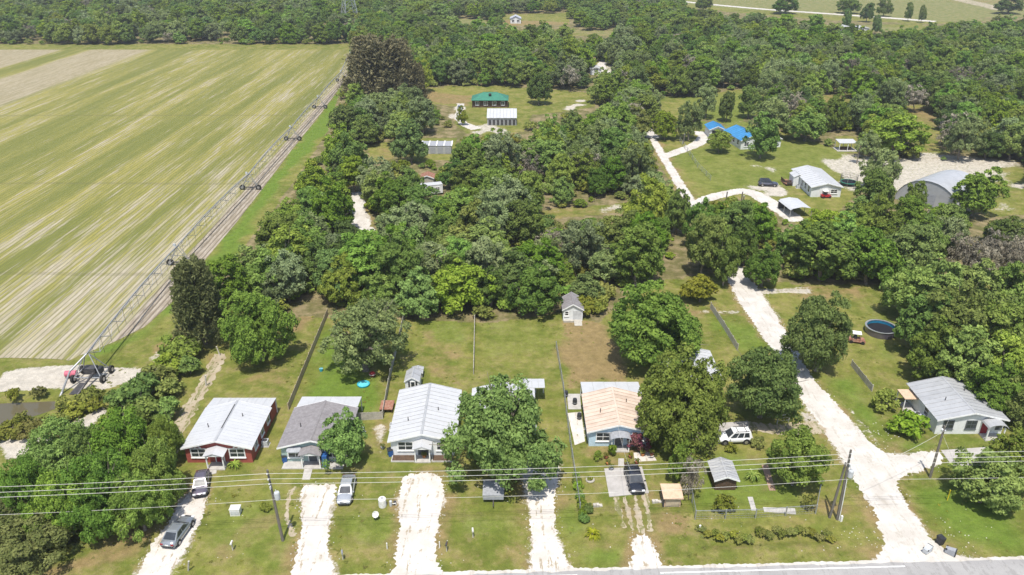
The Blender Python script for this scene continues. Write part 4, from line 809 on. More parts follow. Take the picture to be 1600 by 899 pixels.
def porch(h, x, wd, dp, z, material, rise=0.45, post='trim', floor='concrete', gab=True):
    p = MB().box(x - wd / 2, -dp, 0.0, x + wd / 2, -0.01, 0.14).build('porch', floor, h)
    for sx_ in (-1, 1): MB().cbox(x + sx_ * (wd / 2 - 0.1), -dp + 0.12, 0.14 + (z - 0.18) / 2, 0.14, 0.14, z - 0.2).build('post', post, p)
    r0 = MB()
    if gab:
        for sgn in (-1, 1):
            e, xm = x + sgn * (wd / 2 + 0.2), x + sgn * 0.004
            r0.slab([(e, -dp - 0.25, z), (e, -0.02, z), (xm, -0.02, z + rise), (xm, -dp - 0.25, z + rise)] if sgn < 0 else [(e, -dp - 0.25, z), (xm, -dp - 0.25, z + rise), (xm, -0.02, z + rise), (e, -0.02, z)], 0.07, up=True)
    else:
        k = 8
        for i in range(k):
            a0, a1 = math.pi * i / k, math.pi * (i + 1) / k; q = [(x - math.cos(a) * (wd / 2 + 0.15), z + math.sin(a) * rise) for a in (a0, a1)]
            r0.slab([(q[0][0], -dp - 0.2, q[0][1]), (q[1][0], -dp - 0.2, q[1][1]), (q[1][0], -0.02, q[1][1]), (q[0][0], -0.02, q[0][1])], 0.06, up=True)
    r0.build('porch_roof', material, p)
    if gab: MB().add([(x - wd / 2 - 0.1, -dp - 0.16, z - 0.06), (x + wd / 2 + 0.1, -dp - 0.16, z - 0.06), (x, -dp - 0.16, z + rise - 0.1), (x - wd / 2 - 0.1, -dp - 0.10, z - 0.06), (x + wd / 2 + 0.1, -dp - 0.10, z - 0.06), (x, -dp - 0.10, z + rise - 0.1)], [(0, 1, 2), (5, 4, 3), (0, 3, 4, 1), (1, 4, 5, 2), (2, 5, 3, 0)]).build('porch_gable', post, p)
    return p
def lean_to(h, x0, x1, y0, y1, z0, z1, material, n_=8, name='patio_cover', post='trim'):
    p = MB().box(x0, y1 - 0.25, z1 - 0.22, x1, y1 - 0.15, z1 - 0.08).build(name, post, h)
    for i in range(n_):
        a, b_ = x0 + (x1 - x0) * i / n_ + 0.01, x0 + (x1 - x0) * (i + 1) / n_ - 0.01
        MB().slab([(a, y0, z0 + 0.01 * (i % 2)), (b_, y0, z0 + 0.01 * (i % 2)), (b_, y1, z1 + 0.01 * (i % 2)), (a, y1, z1 + 0.01 * (i % 2))], 0.06, up=True).build('roof_panel', material, p)
    for i in range(4): xx_ = x0 + 0.1 + (x1 - x0 - 0.2) * i / 3; MB().box(xx_ - 0.06, y1 - 0.26, -0.05, xx_ + 0.06, y1 - 0.14, z1 - 0.2).build('post', post, p)
    return p
def side_windows(h, hw, dp, zs=1.0, n_=3, face='+x', wd=1.0, ht=1.1):
    for i in range(n_): window(h, (dp * (i + 0.7) / n_) * (1 if face == '+x' else -1), zs, wd, ht, hw, face, grid=(1, 2))

# red house
h = house('house', 'brick-red house with plain white metal roof', -40.7, 77.0, 8.2, 8.0, 'red_wall', 'white_roof', pan=0.62, ribs=False, cap='galv_roof')
window(h, -2.45, 0.95, 1.75, 1.15, 0, arch=True); window(h, 2.35, 0.95, 1.75, 1.15, 0, arch=True)
door(h, 0.1, 0, 'red_door'); porch(h, 0.0, 2.2, 1.5, 2.25, 'white_roof'); side_windows(h, 4.1, 8.0)
lean_to(h, -4.3, 4.3, 8.4, 11.0, 2.6, 2.25, 'white_roof', 14); MB().box(4.02, 8.36, 0, 4.12, 10.8, 2.2).build('side_screen', 'red_wall', h)
MB().box(-0.06, 2.2, 3.66, 0.06, 7.4, 3.705).build('ridge_vent', 'dark_steel', h)
# green house
h = house('house', 'sage-green house with grey shingle roof', -28.8, 77.1, 7.9, 7.9, 'green_wall', 'shingle', pan=2.6, ribs=False, cap='shingle')
window(h, -2.2, 0.85, 1.7, 1.15, 0); door(h, -0.05, 0, 'dark_door', 1.0); porch(h, 0.0, 2.4, 1.4, 2.25, 'shingle')
MB().box(-3.7, -1.39, -0.02, -1.22, -0.01, 0.12).build('front_slab', 'concrete', h); MB().box(1.22, -1.39, -0.02, 3.9, -0.01, 0.12).build('front_slab', 'concrete', h); window(h, 2.4, 0.85, 1.6, 1.15, 0); side_windows(h, 3.95, 7.9)
MB().add([(-3.15, -0.55, 2.12), (-2.75, -0.8, 2.12), (-1.65, -0.8, 2.12), (-1.25, -0.55, 2.12), (-1.45, -0.02, 2.5), (-2.95, -0.02, 2.5), (-3.15, -0.55, 2.06), (-2.75, -0.8, 2.06), (-1.65, -0.8, 2.06), (-1.25, -0.55, 2.06), (-1.45, -0.02, 2.06), (-2.95, -0.02, 2.06)],
         [(0, 1, 2, 3, 4, 5), (11, 10, 9, 8, 7, 6), (0, 6, 7, 1), (1, 7, 8, 2), (2, 8, 9, 3), (3, 9, 10, 4), (5, 11, 6, 0)]).build('window_hood', 'tarp_grey', h)
lean_to(h, -4.0, 4.2, 8.3, 11.2, 2.6, 2.25, 'white_roof', 4); MB().box(1.35, -1.3, 0.15, 2.0, -0.3, 1.9).build('blue_screen', 'blue_paint', h)
# white house
h = house('house', 'white house with long bright white metal roof and low flower beds', -15.3, 78.4, 8.0, 10.8, 'white_wall', 'white_roof', cap='galv_roof')
window(h, -2.15, 0.95, 1.75, 1.15, 0, pane='glass'); door(h, 0.1, 0, 'dark_door', 1.4); porch(h, 0.1, 2.0, 1.5, 2.25, 'white_roof'); window(h, 2.6, 0.95, 1.5, 1.1, 0); side_windows(h, 4.0, 10.8)
for x0_, x1_ in ((-3.9, -0.95), (1.2, 3.9)):
    bd = MB().box(x0_, -1.35, 0, x1_, -1.22, 0.16).box(x0_, -1.22, 0, x0_ + 0.12, -0.02, 0.16).build('bed_edging', 'concrete', h); MB().box(x0_ + 0.13, -1.21, -0.02, x1_, -0.02, 0.08).build('soil', 'brown_wood', bd)
# house under the huge oak
h = house('house', 'white house almost hidden under the huge round-topped oak', -5.2, 79.2, 8.0, 10.4, 'white_wall', 'white_roof')
window(h, -2.2, 0.95, 1.6, 1.1, 0); window(h, 2.2, 0.95, 1.6, 1.1, 0); door(h, 0, 0); porch(h, 0, 2.2, 1.4, 2.25, 'white_roof'); lean_to(h, 2.2, 5.8, 10.8, 13.6, 2.6, 2.25, 'white_roof', 4)
# blue house
h = house('house', 'pale blue house with tan metal roof and pink flowering bush', 9.9, 80.3, 7.6, 7.9, 'blue_wall', 'tan_roof', pan=0.8)
window(h, -2.0, 0.95, 1.6, 1.15, 0); door(h, 0.05, 0, 'dark_door'); porch(h, 0.1, 2.4, 1.3, 2.0, 'tarp_grey', rise=0.5, gab=False); window(h, 2.5, 1.0, 1.4, 1.1, 0); side_windows(h, -3.8, 7.9, face='-x'); lean_to(h, -4.0, 4.2, 8.3, 11.7, 2.6, 2.25, 'white_roof', 5)
# right-hand white house
h = house('house', 'white house with pale grey ribbed roof and red front door', 55.9, 82.9, 8.8, 8.0, 'white_wall', 'galv_roof', pan=0.85)
window(h, -2.9, 0.95, 1.15, 1.1, 0, trim='dark_door'); window(h, 0.1, 0.95, 1.2, 1.1, 0, trim='dark_door'); door(h, 1.95, 0, 'red_door'); window(h, 3.85, 0.95, 0.6, 1.2, 0, trim='dark_door')
porch(h, 2.6, 2.3, 1.6, 2.1, 'galv_roof', rise=0.6, gab=False); side_windows(h, -4.4, 8.0, face='-x', n_=2)
o = MB().box(-6.3, 5.2, 1.9, -4.45, 7.6, 2.0).build('side_awning', 'plywood', h); MB().box(-6.2, 5.3, -0.05, -6.08, 5.42, 1.9).build('post', 'trim', o); MB().box(-6.2, 7.4, -0.05, -6.08, 7.52, 1.9).build('post', 'trim', o); MB().box(-5.9, 2.6, -0.02, -4.5, 7.3, 0.06).build('side_slab', 'concrete', h)
# white home half hidden by the oak right of the blue house
h = house('mobile_home', 'white-roofed home glimpsed through the oak beside the gravel road', 22.7, 91.4, 6.9, 8.4, 'white_wall', 'white_roof', ez=2.5, rise=0.8); window(h, -2, 1, 1.2, 1.0, 0); window(h, 2, 1, 1.2, 1.0, 0); door(h, 0, 0); side_windows(h, 3.45, 8.4)
# far homes
h = house('mobile_home', 'long white home with white roof beside the black trampoline', 72.4, 177.2, 7.2, 14.0, 'white_wall', 'white_roof', ez=2.6, rise=1.0, pan=1.3)
window(h, 1.9, 1.0, 1.5, 0.9, 0, trim='trim'); door(h, -1.0, 0, 'white_wall'); side_windows(h, -3.6, 14, face='-x', n_=6, wd=0.95, ht=1.5, zs=0.8)
gable_roof(h, -5.3, -2.4, 8.2, 11.5, 2.45, 3.15, 'white_roof', 1.6, name='porch_roof'); MB().box(-5.2, 8.3, -0.1, -3.58, 11.4, 2.5).build('porch_room', 'white_wall', h)
o = MB().box(-6.9, 9.2, 0.0, -5.25, 12.4, 0.5).build('deck', 'rust', h); MB().box(-6.9, 9.2, 0.5, -6.8, 12.4, 1.2).box(-6.78, 9.2, 0.5, -5.3, 9.3, 1.2).build('railing', 'brown_wood', o)
def carport(label, x, y, wd, dp, z, roofm, rz=0.0, name='carport', closed=True):
    c_ = thing(name, label, 'carport', (x, y, 0), rz); k = 8; r0 = MB()
    prof = [(-wd / 2, z - 0.35), (-wd / 2 + 0.5, z), (0, z + 0.35), (wd / 2 - 0.5, z), (wd / 2, z - 0.35)]
    for i in range(4): r0.slab([(prof[i][0], 0, prof[i][1]), (prof[i + 1][0], 0, prof[i + 1][1]), (prof[i + 1][0], dp, prof[i + 1][1]), (prof[i][0], dp, prof[i][1])], 0.06, up=True)
    r0.build('roof', roofm, c_)
    for sx_ in (-1, 1):
        for j in range(3): MB().box(sx_ * (wd / 2 - 0.1) - 0.05, 0.1 + j * (dp - 0.3) / 2, -0.1, sx_ * (wd / 2 - 0.1) + 0.05, 0.2 + j * (dp - 0.3) / 2, z - 0.3).build('post', 'galv', c_)
    if closed: MB().box(-wd / 2 + 0.1, dp - 0.14, 0, wd / 2 - 0.1, dp - 0.08, z - 0.1).build('back_wall', 'dark_steel', c_)
    return c_
carport('white low carport at the end of the gravel lane', 65.2, 163.0, 5.2, 6.6, 2.3, 'white_roof', 0.12)
# arched metal barn
b = thing('metal_barn', 'arched grey metal barn on sandy ground', 'barn', (*G(1455, 284, 6.3), 0), -0.93); k = 14; Rb, Lb_ = 7.6, 14.0
for j in range(8):
    m_ = MB()
    for i in range(k):
        a0, a1 = math.pi * i / k, math.pi * (i + 1) / k; rr_ = Rb + 0.02 * (j % 2)
        m_.slab([(-math.cos(a0) * rr_, Lb_ * j / 8, math.sin(a0) * 6.4 - 0.1), (-math.cos(a1) * rr_, Lb_ * j / 8, math.sin(a1) * 6.4 - 0.1), (-math.cos(a1) * rr_, Lb_ * (j + 1) / 8, math.sin(a1) * 6.4 - 0.1), (-math.cos(a0) * rr_, Lb_ * (j + 1) / 8, math.sin(a0) * 6.4 - 0.1)], 0.05)
    m_.build('arch_panel', 'galv_roof', b)
arc = [(-math.cos(math.pi * i / 20) * (Rb - 0.12), math.sin(math.pi * i / 20) * 6.28 - 0.1) for i in range(21)]
for yy_ in (0.15, Lb_ - 0.2): MB().add([(x, yy_, z) for x, z in arc] + [(x, yy_ + 0.06, z) for x, z in arc], [tuple(range(21)), tuple(range(41, 20, -1))]).build('end_wall', 'galv_roof', b)
MB().box(-1.8, 0.08, 0, 1.8, 0.14, 3.4).build('roller_door', 'tarp_grey', b)
# blue-roofed house, L shape
h = house('house', 'white house with bright blue roof behind a lawn tree', 66.5, 219.5, 7.4, 11.5, 'white_wall', 'blue_roof', ez=2.7, rise=1.5, rz=0.0, pan=1.4)
h.rotation_euler = (0, 0, 0.18); side_windows(h, -3.7, 11.5, face='-x', n_=4, wd=1.0, ht=1.3); window(h, -2, 1, 1.3, 1.1, 0); window(h, 2, 1, 1.3, 1.1, 0); o = MB().box(-5.4, 7.6, 0, -3.75, 10.4, 0.5).build('deck', 'rust', h); MB().box(-5.4, 7.6, 0.5, -5.3, 10.4, 1.2).build('railing', 'brown_wood', o)
gable_walls(h, 3.71, 9.0, 0.4, 5.0, 2.5, 3.2, 'white_wall', 'wing_wall'); gable_roof(h, 3.6, 9.3, 0.1, 5.3, 2.55, 3.35, 'white_roof', 1.4, name='wing_roof'); window(h, 6.8, 1, 1.3, 1.1, 0.4)
h = house('shed', 'small white shed with bright blue roof beside a gravel lane', 60.5, 232.0, 4.6, 6.0, 'white_wall', 'blue_roof', ez=2.5, rise=1.1, cat='shed', pan=1.2); MB().box(-1.6, -0.06, 0.02, 1.6, -0.01, 2.2).build('bay_shade_panel', 'tramp_mat', h)  # black panel on the solid wall: shade inside the bay put into colour
# green-roofed house, ridge across
h = thing('house', 'dark-walled house with wide green hipped roof', 'house', (-7.8, 272.5, 0)); hw, dp = 6.6, 7.5
MB().box(-hw + 0.4, 0.4, -0.1, hw - 0.4, dp - 0.4, 2.55).build('wall', 'brown_wood', h); e = [(-hw, -0.4), (hw, -0.4), (hw, dp + 0.4), (-hw, dp + 0.4)]; rA, rB = (-2.6, dp / 2, 4.6), (2.6, dp / 2, 4.6)
rf = MB().tube((-2.6, dp / 2, 4.63), (2.6, dp / 2, 4.63), 0.1).build('roof', 'green_roof', h)
for q in ([(*e[0], 2.6), (*e[1], 2.6), rB, rA], [(*e[2], 2.6), (*e[3], 2.6), rA, rB]): MB().slab(q, 0.08, up=True).build('roof_slope', 'green_roof', rf)
for q in ([(*e[1], 2.6), (*e[2], 2.6), rB], [(*e[3], 2.6), (*e[0], 2.6), rA]): MB().add(list(q) + [(x, y, z - 0.08) for x, y, z in q], [(0, 1, 2), (5, 4, 3), (0, 3, 4, 1), (1, 4, 5, 2), (2, 5, 3, 0)]).build('roof_slope', 'green_roof', rf)
for i in range(6): MB().box(-hw + 0.3 + i * 2.5, -0.2, -0.1, -hw + 0.45 + i * 2.5, -0.05, 2.55).build('post', 'brown_wood', h)
for i in range(4): window(h, -4.5 + i * 3.0, 0.9, 1.2, 1.2, 0.4)
MB().box(-0.5, dp / 2 - 2.3, 4.05, 0.5, dp / 2 - 1.0, 4.5).build('skylight', 'glass', h)
# long white shed (ridge across)
h = thing('shed', 'long shed with white ribbed roof and row of dark panels for shaded openings', 'shed', (-3.3, 246.8, 0)); hw, dp = 4.7, 7.0
MB().box(-hw, 0.3, -0.1, hw, dp, 2.4).build('wall', 'galv_roof', h)
rf = MB().box(-hw - 0.2, dp - 0.1, 3.9, hw + 0.2, dp + 0.1, 4.0).build('roof', 'white_roof', h)
for i in range(9): a, b_ = -hw - 0.2 + (2 * hw + 0.4) * i / 9 + 0.03, -hw - 0.2 + (2 * hw + 0.4) * (i + 1) / 9 - 0.03; MB().slab([(a, 0.0, 2.5 + 0.04 * (i % 2)), (b_, 0.0, 2.5 + 0.04 * (i % 2)), (b_, dp, 3.95 + 0.04 * (i % 2)), (a, dp, 3.95 + 0.04 * (i % 2))], 0.07, up=True).build('roof_panel', 'white_roof', rf)
for i in range(7): MB().box(-hw + 0.4 + i * 1.3, 0.22, 0.2, -hw + 1.3 + i * 1.3, 0.29, 1.9).build('opening_shade_panel', 'dark_steel', h)  # dark panels on a closed wall, coloured as the shade inside openings
# storage bays
h = thing('storage_shed', 'low grey storage shed with white-striped bays in a clearing', 'shed', (-21.6, 214.2, 0)); MB().box(-4.2, 0.1, -0.1, 4.2, 4.0, 2.3).build('wall', 'galv_roof', h)
for i in range(4): MB().slab([(-4.3 + i * 2.15 + 0.3, 0.0, 2.4), (-4.3 + i * 2.15 + 2.1, 0.0, 2.4), (-4.3 + i * 2.15 + 2.1, 4.1, 2.7), (-4.3 + i * 2.15 + 0.3, 4.1, 2.7)], 0.06, up=True).build('roof_panel', 'tarp_grey', h); MB().box(-3.9 + i * 2.15, 0.02, 0.1, -2.4 + i * 2.15, 0.09, 2.0).build('bay_door', 'tarp_grey', h)
for i in range(5): MB().slab([(-4.4 + i * 2.15, -0.05, 2.5), (-4.05 + i * 2.15, -0.05, 2.5), (-4.05 + i * 2.15, 4.15, 2.8), (-4.4 + i * 2.15, 4.15, 2.8)], 0.16, up=True).build('white_rib', 'trim', h)
h = house('shed', 'small pale dome-like shed beside the storage bays', -29.6, 218.0, 2.6, 3.0, 'white_wall', 'white_roof', ez=1.8, rise=0.8, cat='shed', pan=1.5)
# pavilion
h = thing('pavilion', 'small open pavilion with flat white roof on the far lawn', 'pavilion', (97.0, 217.0, 0)); MB().slab([(-2.6, 0, 2.4), (2.6, 0, 2.4), (2.6, 3.6, 2.7), (-2.6, 3.6, 2.7)], 0.1, up=True).build('roof', 'white_roof', h)
for xx_ in (-2.4, 0, 2.4):
    for yy_ in (0.1, 3.4): MB().box(xx_ - 0.07, yy_, -0.1, xx_ + 0.07, yy_ + 0.14, 2.36).build('post', 'trim', h)
MB().box(-2.9, -0.3, -0.05, 2.9, 3.8, 0.12).build('floor_slab', 'concrete', h); MB().box(-1.6, 1.2, 0.12, 1.4, 2.0, 0.9).build('bench', 'brown_wood', h)
# far small homes
h = house('house', 'small white house with blue trim in the farthest clearing', -1.0, 503.0, 6.5, 8.0, 'white_wall', 'white_roof', ez=2.8, rise=1.6, pan=2.5, trimm='blue_paint'); window(h, -1.6, 0.9, 1.6, 1.4, 0); window(h, 1.6, 0.9, 1.6, 1.4, 0)
h = house('shed', 'grey shed beside the farthest small white house', -12.0, 508.0, 5.5, 6.0, 'galv_roof', 'galv_roof', ez=2.5, rise=1.0, cat='shed', pan=2)
h = house('mobile_home', 'white home glimpsed above the trees near the pale far road', 186, 458, 9, 7, 'white_wall', 'white_roof', ez=3.0, rise=1.1, pan=2); window(h, -2.5, 1.2, 2, 1.2, 0); window(h, 2, 1.2, 2, 1.2, 0)
h = house('mobile_home', 'lower white home beside the one near the pale far road', 197, 461, 8, 6, 'white_wall', 'white_roof', ez=2.6, rise=0.8, pan=2); window(h, 0, 1.0, 2, 1.2, 0)
h = house('house', 'pale cabin roof peeking out of the far middle wood', 33.5, 334, 4.5, 4, 'white_wall', 'white_roof', ez=2.4, rise=0.9, pan=2); window(h, 0, 1.2, 1.6, 1.2, 0)
# sheds in the yards
h = house('shed', 'white shed with brown gable roof and roll-up door at the wood edge', 8.6, 114.2, 3.3, 4.2, 'white_wall', 'shingle', ez=2.2, rise=1.1, ov=0.2, cat='shed', pan=2.1, ribs=False)
MB().box(0.0, -0.05, 0.1, 1.45, -0.01, 1.95).build('roller_door', 'blind', h); window(h, -1.05, 1.1, 0.5, 0.7, 0, grid=(1, 2)); MB().box(-1.6, -0.55, -0.05, 0.15, -0.02, 0.3).hexa([(0.2, -1.7, -0.05), (1.5, -1.7, -0.05), (1.5, -0.02, -0.05), (0.2, -0.02, -0.05), (0.2, -1.7, 0.05), (1.5, -1.7, 0.05), (1.5, -0.02, 0.3), (0.2, -0.02, 0.3)]).build('ramp', 'grey_wood', h)
h = house('shed', 'white playhouse shed with dark shutters behind the white house', -15.3, 92.8, 2.0, 2.4, 'white_wall', 'galv_roof', ez=1.9, rise=0.7, ov=0.12, cat='shed', pan=1.2); window(h, 0.1, 0.9, 0.5, 0.8, 0, grid=(1, 1)); MB().box(-0.55, -0.06, 0.8, -0.32, -0.01, 1.8).build('shutter', 'black_plastic', h); MB().box(0.5, -0.06, 0.8, 0.73, -0.01, 1.8).build('shutter', 'black_plastic', h)
h = house('hutch', 'small grey-roofed hutch behind the playhouse shed', -14.8, 96.6, 1.5, 1.2, 'grey_wood', 'galv_roof', ez=1.0, rise=0.25, ov=0.15, cat='hutch', pan=0.8)
h = house('chicken_coop', 'dark wooden coop with shiny ribbed tin roof in the fenced garden', 24.2, 71.9, 2.5, 3.0, 'brown_wood', 'galv_roof', ez=1.65, rise=0.6, ov=0.28, cat='coop', pan=0.5)
for i in range(9): MB().box(-1.22 + i * 0.275, -0.035, 0.05, -0.975 + i * 0.275, -0.004, 1.6).build('board', 'brown_wood', h)
h = thing('wooden_box_shed', 'plywood box shed with flat tan roof on the blue house lawn', 'shed', (18.6, 68.8, 0)); MB().box(-0.95, 0.2, 0, 0.95, 1.9, 1.35).build('wall', 'plywood', h); MB().slab([(-1.15, -0.1, 1.42), (1.15, -0.1, 1.42), (1.2, 2.2, 1.75), (-1.2, 2.2, 1.75)], 0.07, up=True).build('roof', 'plywood', h)
MB().box(-0.8, 0.14, 0.1, 0.8, 0.19, 1.2).build('front_panel', 'wood', h); MB().box(-1.14, 0.1, -0.05, -0.97, 2.0, 1.3).build('side_panel', 'dark_steel', h)

x, y = G(668, 294); h = house('canopy_shed', 'open shed with faded red roof deep in the middle wood', x - 1.6, y, 3.2, 3.0, 'grey_wood', 'rust', ez=2.6, rise=0.7, ov=0.2, cat='shed', pan=1.0)
x, y = G(676, 306); h = thing('camper', 'white camper trailer half hidden in the middle wood', 'camper', (x, y, 0), 0.3); MB().box(-2.6, 0, 0.5, 2.6, 2.2, 2.6).build('body', 'white_wall', h); MB().slab([(-2.65, -0.05, 2.68), (2.65, -0.05, 2.68), (2.65, 2.25, 2.68), (-2.65, 2.25, 2.68)], 0.07, up=True).build('roof', 'white_roof', h); window(h, -1.2, 1.3, 1.0, 0.7, 0); window(h, 1.3, 1.3, 0.9, 0.7, 0)
for sx_ in (-0.6, 0.6): MB().tube((sx_, 0.02, 0.35), (sx_, 0.25, 0.35), 0.35, n=12).build('wheel', 'tyre', h)
MB().box(2.6, 1.0, 0.4, 3.8, 1.15, 0.5).build('drawbar', 'dark_steel', h)
# ------------------------------------------------------------------ vehicles
def car(name, label, px_rear, px_front, L, W, Ht, paint, suv=False, rack=False):
    a, b = G(*px_rear), G(*px_front); rz = math.atan2(b[1] - a[1], b[0] - a[0]); c = thing(name, label, 'car' if not suv else 'SUV', ((a[0] + b[0]) / 2, (a[1] + b[1]) / 2, 0.02), rz); hw = W / 2
    P_ = 'paint_' + paint; hb = 0.98 if suv else 0.90
    if suv: st = [(-.5, .72, hb - .2, .45), (-.485, .95, hb, .35), (-.3, 1, hb + .02, .30), (0, 1, hb + .01, .28), (.2, 1, hb, .30), (.36, .97, hb - .04, .32), (.46, .90, hb - .12, .36), (.5, .72, hb - .32, .45)]
    else: st = [(-.5, .74, .62, .42), (-.48, .92, .86, .32), (-.36, .98, .93, .24), (-.15, 1, .92, .20), (.12, 1, .89, .20), (.26, .98, .85, .22), (.40, .94, .75, .24), (.47, .84, .64, .28), (.5, .66, .50, .36)]
    m = MB(); vs = []
    for sx_, wf, zt, zb in st:
        w_ = hw * wf; vs += [(sx_ * L, -w_ * .86, zb), (sx_ * L, -w_ * .99, zb + .14), (sx_ * L, -w_, zt - .22), (sx_ * L, -w_ * .88, zt - .02), (sx_ * L, -w_ * .4, zt + .03), (sx_ * L, w_ * .4, zt + .03), (sx_ * L, w_ * .88, zt - .02), (sx_ * L, w_, zt - .22), (sx_ * L, w_ * .99, zb + .14), (sx_ * L, w_ * .86, zb)]
    k = 10; fs = [tuple(i * k + j for j in range(k)) if i == 0 else tuple(i * k + j for j in range(k - 1, -1, -1)) for i in (0, len(st) - 1)]
    for i in range(len(st) - 1): fs += [(i * k + j, (i + 1) * k + j, (i + 1) * k + (j + 1) % k, i * k + (j + 1) % k) for j in range(k)]
    m.add(vs, [f[::-1] for f in fs]).build('body', P_, c, True)
    # cabin: base and roof rectangles
    if suv: xa, xb, xc, xd = -.47 * L, .24 * L, -.43 * L, .06 * L
    else: xa, xb, xc, xd = -.40 * L, .25 * L, -.22 * L, .06 * L
    zb, zt, wb, wt = hb - .03, Ht, hw * .90, hw * .70
    bs = [Vector(p) for p in ((xa, -wb, zb), (xb, -wb, zb - (.04 if not suv else 0)), (xb, wb, zb - (.04 if not suv else 0)), (xa, wb, zb))]; tp = [Vector(p) for p in ((xc, -wt, zt - .04), (xd, -wt, zt - .03), (xd, wt, zt - .03), (xc, wt, zt - .04))]
    cab = MB().hexa(bs + tp).build('cabin', P_, c); MB().hexa([Vector((xc + .06, -wt * .93, zt - .045)), Vector((xd - .06, -wt * .93, zt - .035)), Vector((xd - .06, wt * .93, zt - .035)), Vector((xc + .06, wt * .93, zt - .045)), Vector((xc + .2, -wt * .75, zt + .03)), Vector((xd - .2, -wt * .75, zt + .035)), Vector((xd - .2, wt * .75, zt + .035)), Vector((xc + .2, wt * .75, zt + .03))]).build('roof', P_, cab)
    def panel(nm, q, u0, u1, v0=.12, v1=.92):
        f = lambda u, v: (q[0].lerp(q[1], u)).lerp(q[3].lerp(q[2], u), v); p = [f(u0, v0), f(u1, v0), f(u1, v1), f(u0, v1)]; nn = (p[1] - p[0]).cross(p[3] - p[0]).normalized()
        MB().hexa([x - nn * .01 for x in p] + [x + nn * .012 for x in p]).build(nm, 'glass', cab)
    panel('windshield', [bs[1], bs[2], tp[2], tp[1]], .06, .94); panel('rear_window', [bs[3], bs[0], tp[0], tp[3]], .08, .92)
    for s0, s1 in (((bs[0], bs[1], tp[1], tp[0])), None) and [(0, 0)]: pass
    for q in ([bs[0], bs[1], tp[1], tp[0]], [bs[2], bs[3], tp[3], tp[2]]):
        for u0, u1 in ((.07, .33), (.37, .62), (.66, .90)) if suv else ((.10, .47), (.51, .90)): panel('side_window', q, u0, u1)
    rw = .37 if suv else .32
    for sx_ in (-.31, .31):
        for sy in (-1, 1):
            y0 = sy * (hw - .19); ar = MB().tube((sx_ * L, y0, rw + .02), (sx_ * L, sy * (hw + .004), rw + .02), rw + .09, n=16).build('wheel_arch', 'black_plastic', c)
            wl = MB().tube((sx_ * L, y0, rw), (sx_ * L, sy * (hw + .03), rw), rw, n=16).build('wheel', 'tyre', c); MB().tube((sx_ * L, sy * (hw - .02), rw), (sx_ * L, sy * (hw + .045), rw), rw * .62, n=12).build('rim', 'rim', wl)
    for sy in (-1, 1):
        MB().cbox(L * .472, sy * hw * .62, hb - .27, .18, hw * .36, .14).build('headlight', 'head_lamp', c); MB().cbox(-L * .488, sy * hw * .66, hb - .17, .10, hw * .34, .16).build('tail_light', 'tail_lamp', c); MB().cbox(xb - .28, sy * (hw + .07), hb + .05, .14, .18, .13).build('mirror', P_, c)
    MB().cbox(L * .494, 0, hb - .30, .06, hw * .8, .13).build('grille', 'black_plastic', c); MB().cbox(-L * .497, 0, .66, .05, .40, .14).build('number_plate', 'plastic_white', c); MB().cbox(L * .497, 0, .42, .05, hw * 1.3, .14).build('bumper', 'black_plastic', c)
    if rack:
        for sy in (-1, 1): MB().box(xc + .2, sy * wt * .86 - .025, zt + .0, xd - .2, sy * wt * .86 + .025, zt + .08).build('roof_rail', 'black_plastic', c)
        for u in (.25, .75): MB().box(xc + (xd - xc) * u - .03, -wt * .86, zt + .05, xc + (xd - xc) * u + .03, wt * .86, zt + .09).build('roof_bar', 'black_plastic', c)
    return c
car('car', 'grey saloon seen from behind on the white shell driveway', (268, 852), (291, 820), 4.7, 1.85, 1.45, 'grey')
car('car', 'plum-grey car parked by the red house porch', (318, 745), (313, 777), 4.5, 1.8, 1.45, 'plum')
car('car', 'silver saloon parked on the grass beside a shell driveway', (546, 753), (538, 789), 4.8, 1.8, 1.42, 'silver')
car('car', 'black car nosing off the concrete parking pad', (986, 737), (996, 771), 4.9, 1.95, 1.48, 'black')
car('car', 'white SUV with roof rack on a concrete pad by the oaks', (1169, 688), (1122, 690), 4.5, 1.85, 1.74, 'white', True, True)
car('car', 'dark blue SUV parked beside the white home and gravel lane', (1186, 290), (1213, 291), 4.8, 1.9, 1.75, 'navy', True, True)
car('car', 'silver car parked on the sand track near the green-roofed house', (719, 168), (718, 175), 4.6, 1.8, 1.45, 'silver')
def buggy(label, px, py, L, material, rz, name='golf_cart'):
    x, y = G(px, py); c = thing(name, label, 'cart', (x, y, 0), rz); MB().hexa([(-L / 2, -.6, .35), (L / 2, -.6, .35), (L / 2, .6, .35), (-L / 2, .6, .35), (-L / 2, -.6, .8), (L / 2 - .3, -.5, .75), (L / 2 - .3, .5, .75), (-L / 2, .6, .8)]).build('body', material, c)
    MB().box(-.5, -.5, .8, -.1, .5, 1.2).build('seat', 'black_plastic', c); MB().slab([(-.9, -.6, 1.75), (.5, -.6, 1.75), (.5, .6, 1.75), (-.9, .6, 1.75)], .06, up=True).build('canopy', 'plastic_white', c)
    for sx_ in (-.8, .4):
        for sy in (-.55, .55): MB().box(sx_ - .03, sy - .03, .7, sx_ + .03, sy + .03, 1.7).build('post', 'dark_steel', c)
    for sx_ in (-L * .33, L * .33):
        for sy in (-1, 1): MB().tube((sx_, sy * .45, .28), (sx_, sy * .66, .28), .28, n=12).build('wheel', 'tyre', c)
buggy('brown-red cart parked behind the dark oak across the gravel road', 1338, 535, 2.6, 'rust', -.3)
buggy('red cart parked at the end wall of the long white home', 1290, 309, 2.4, 'red_plastic', 0.1)
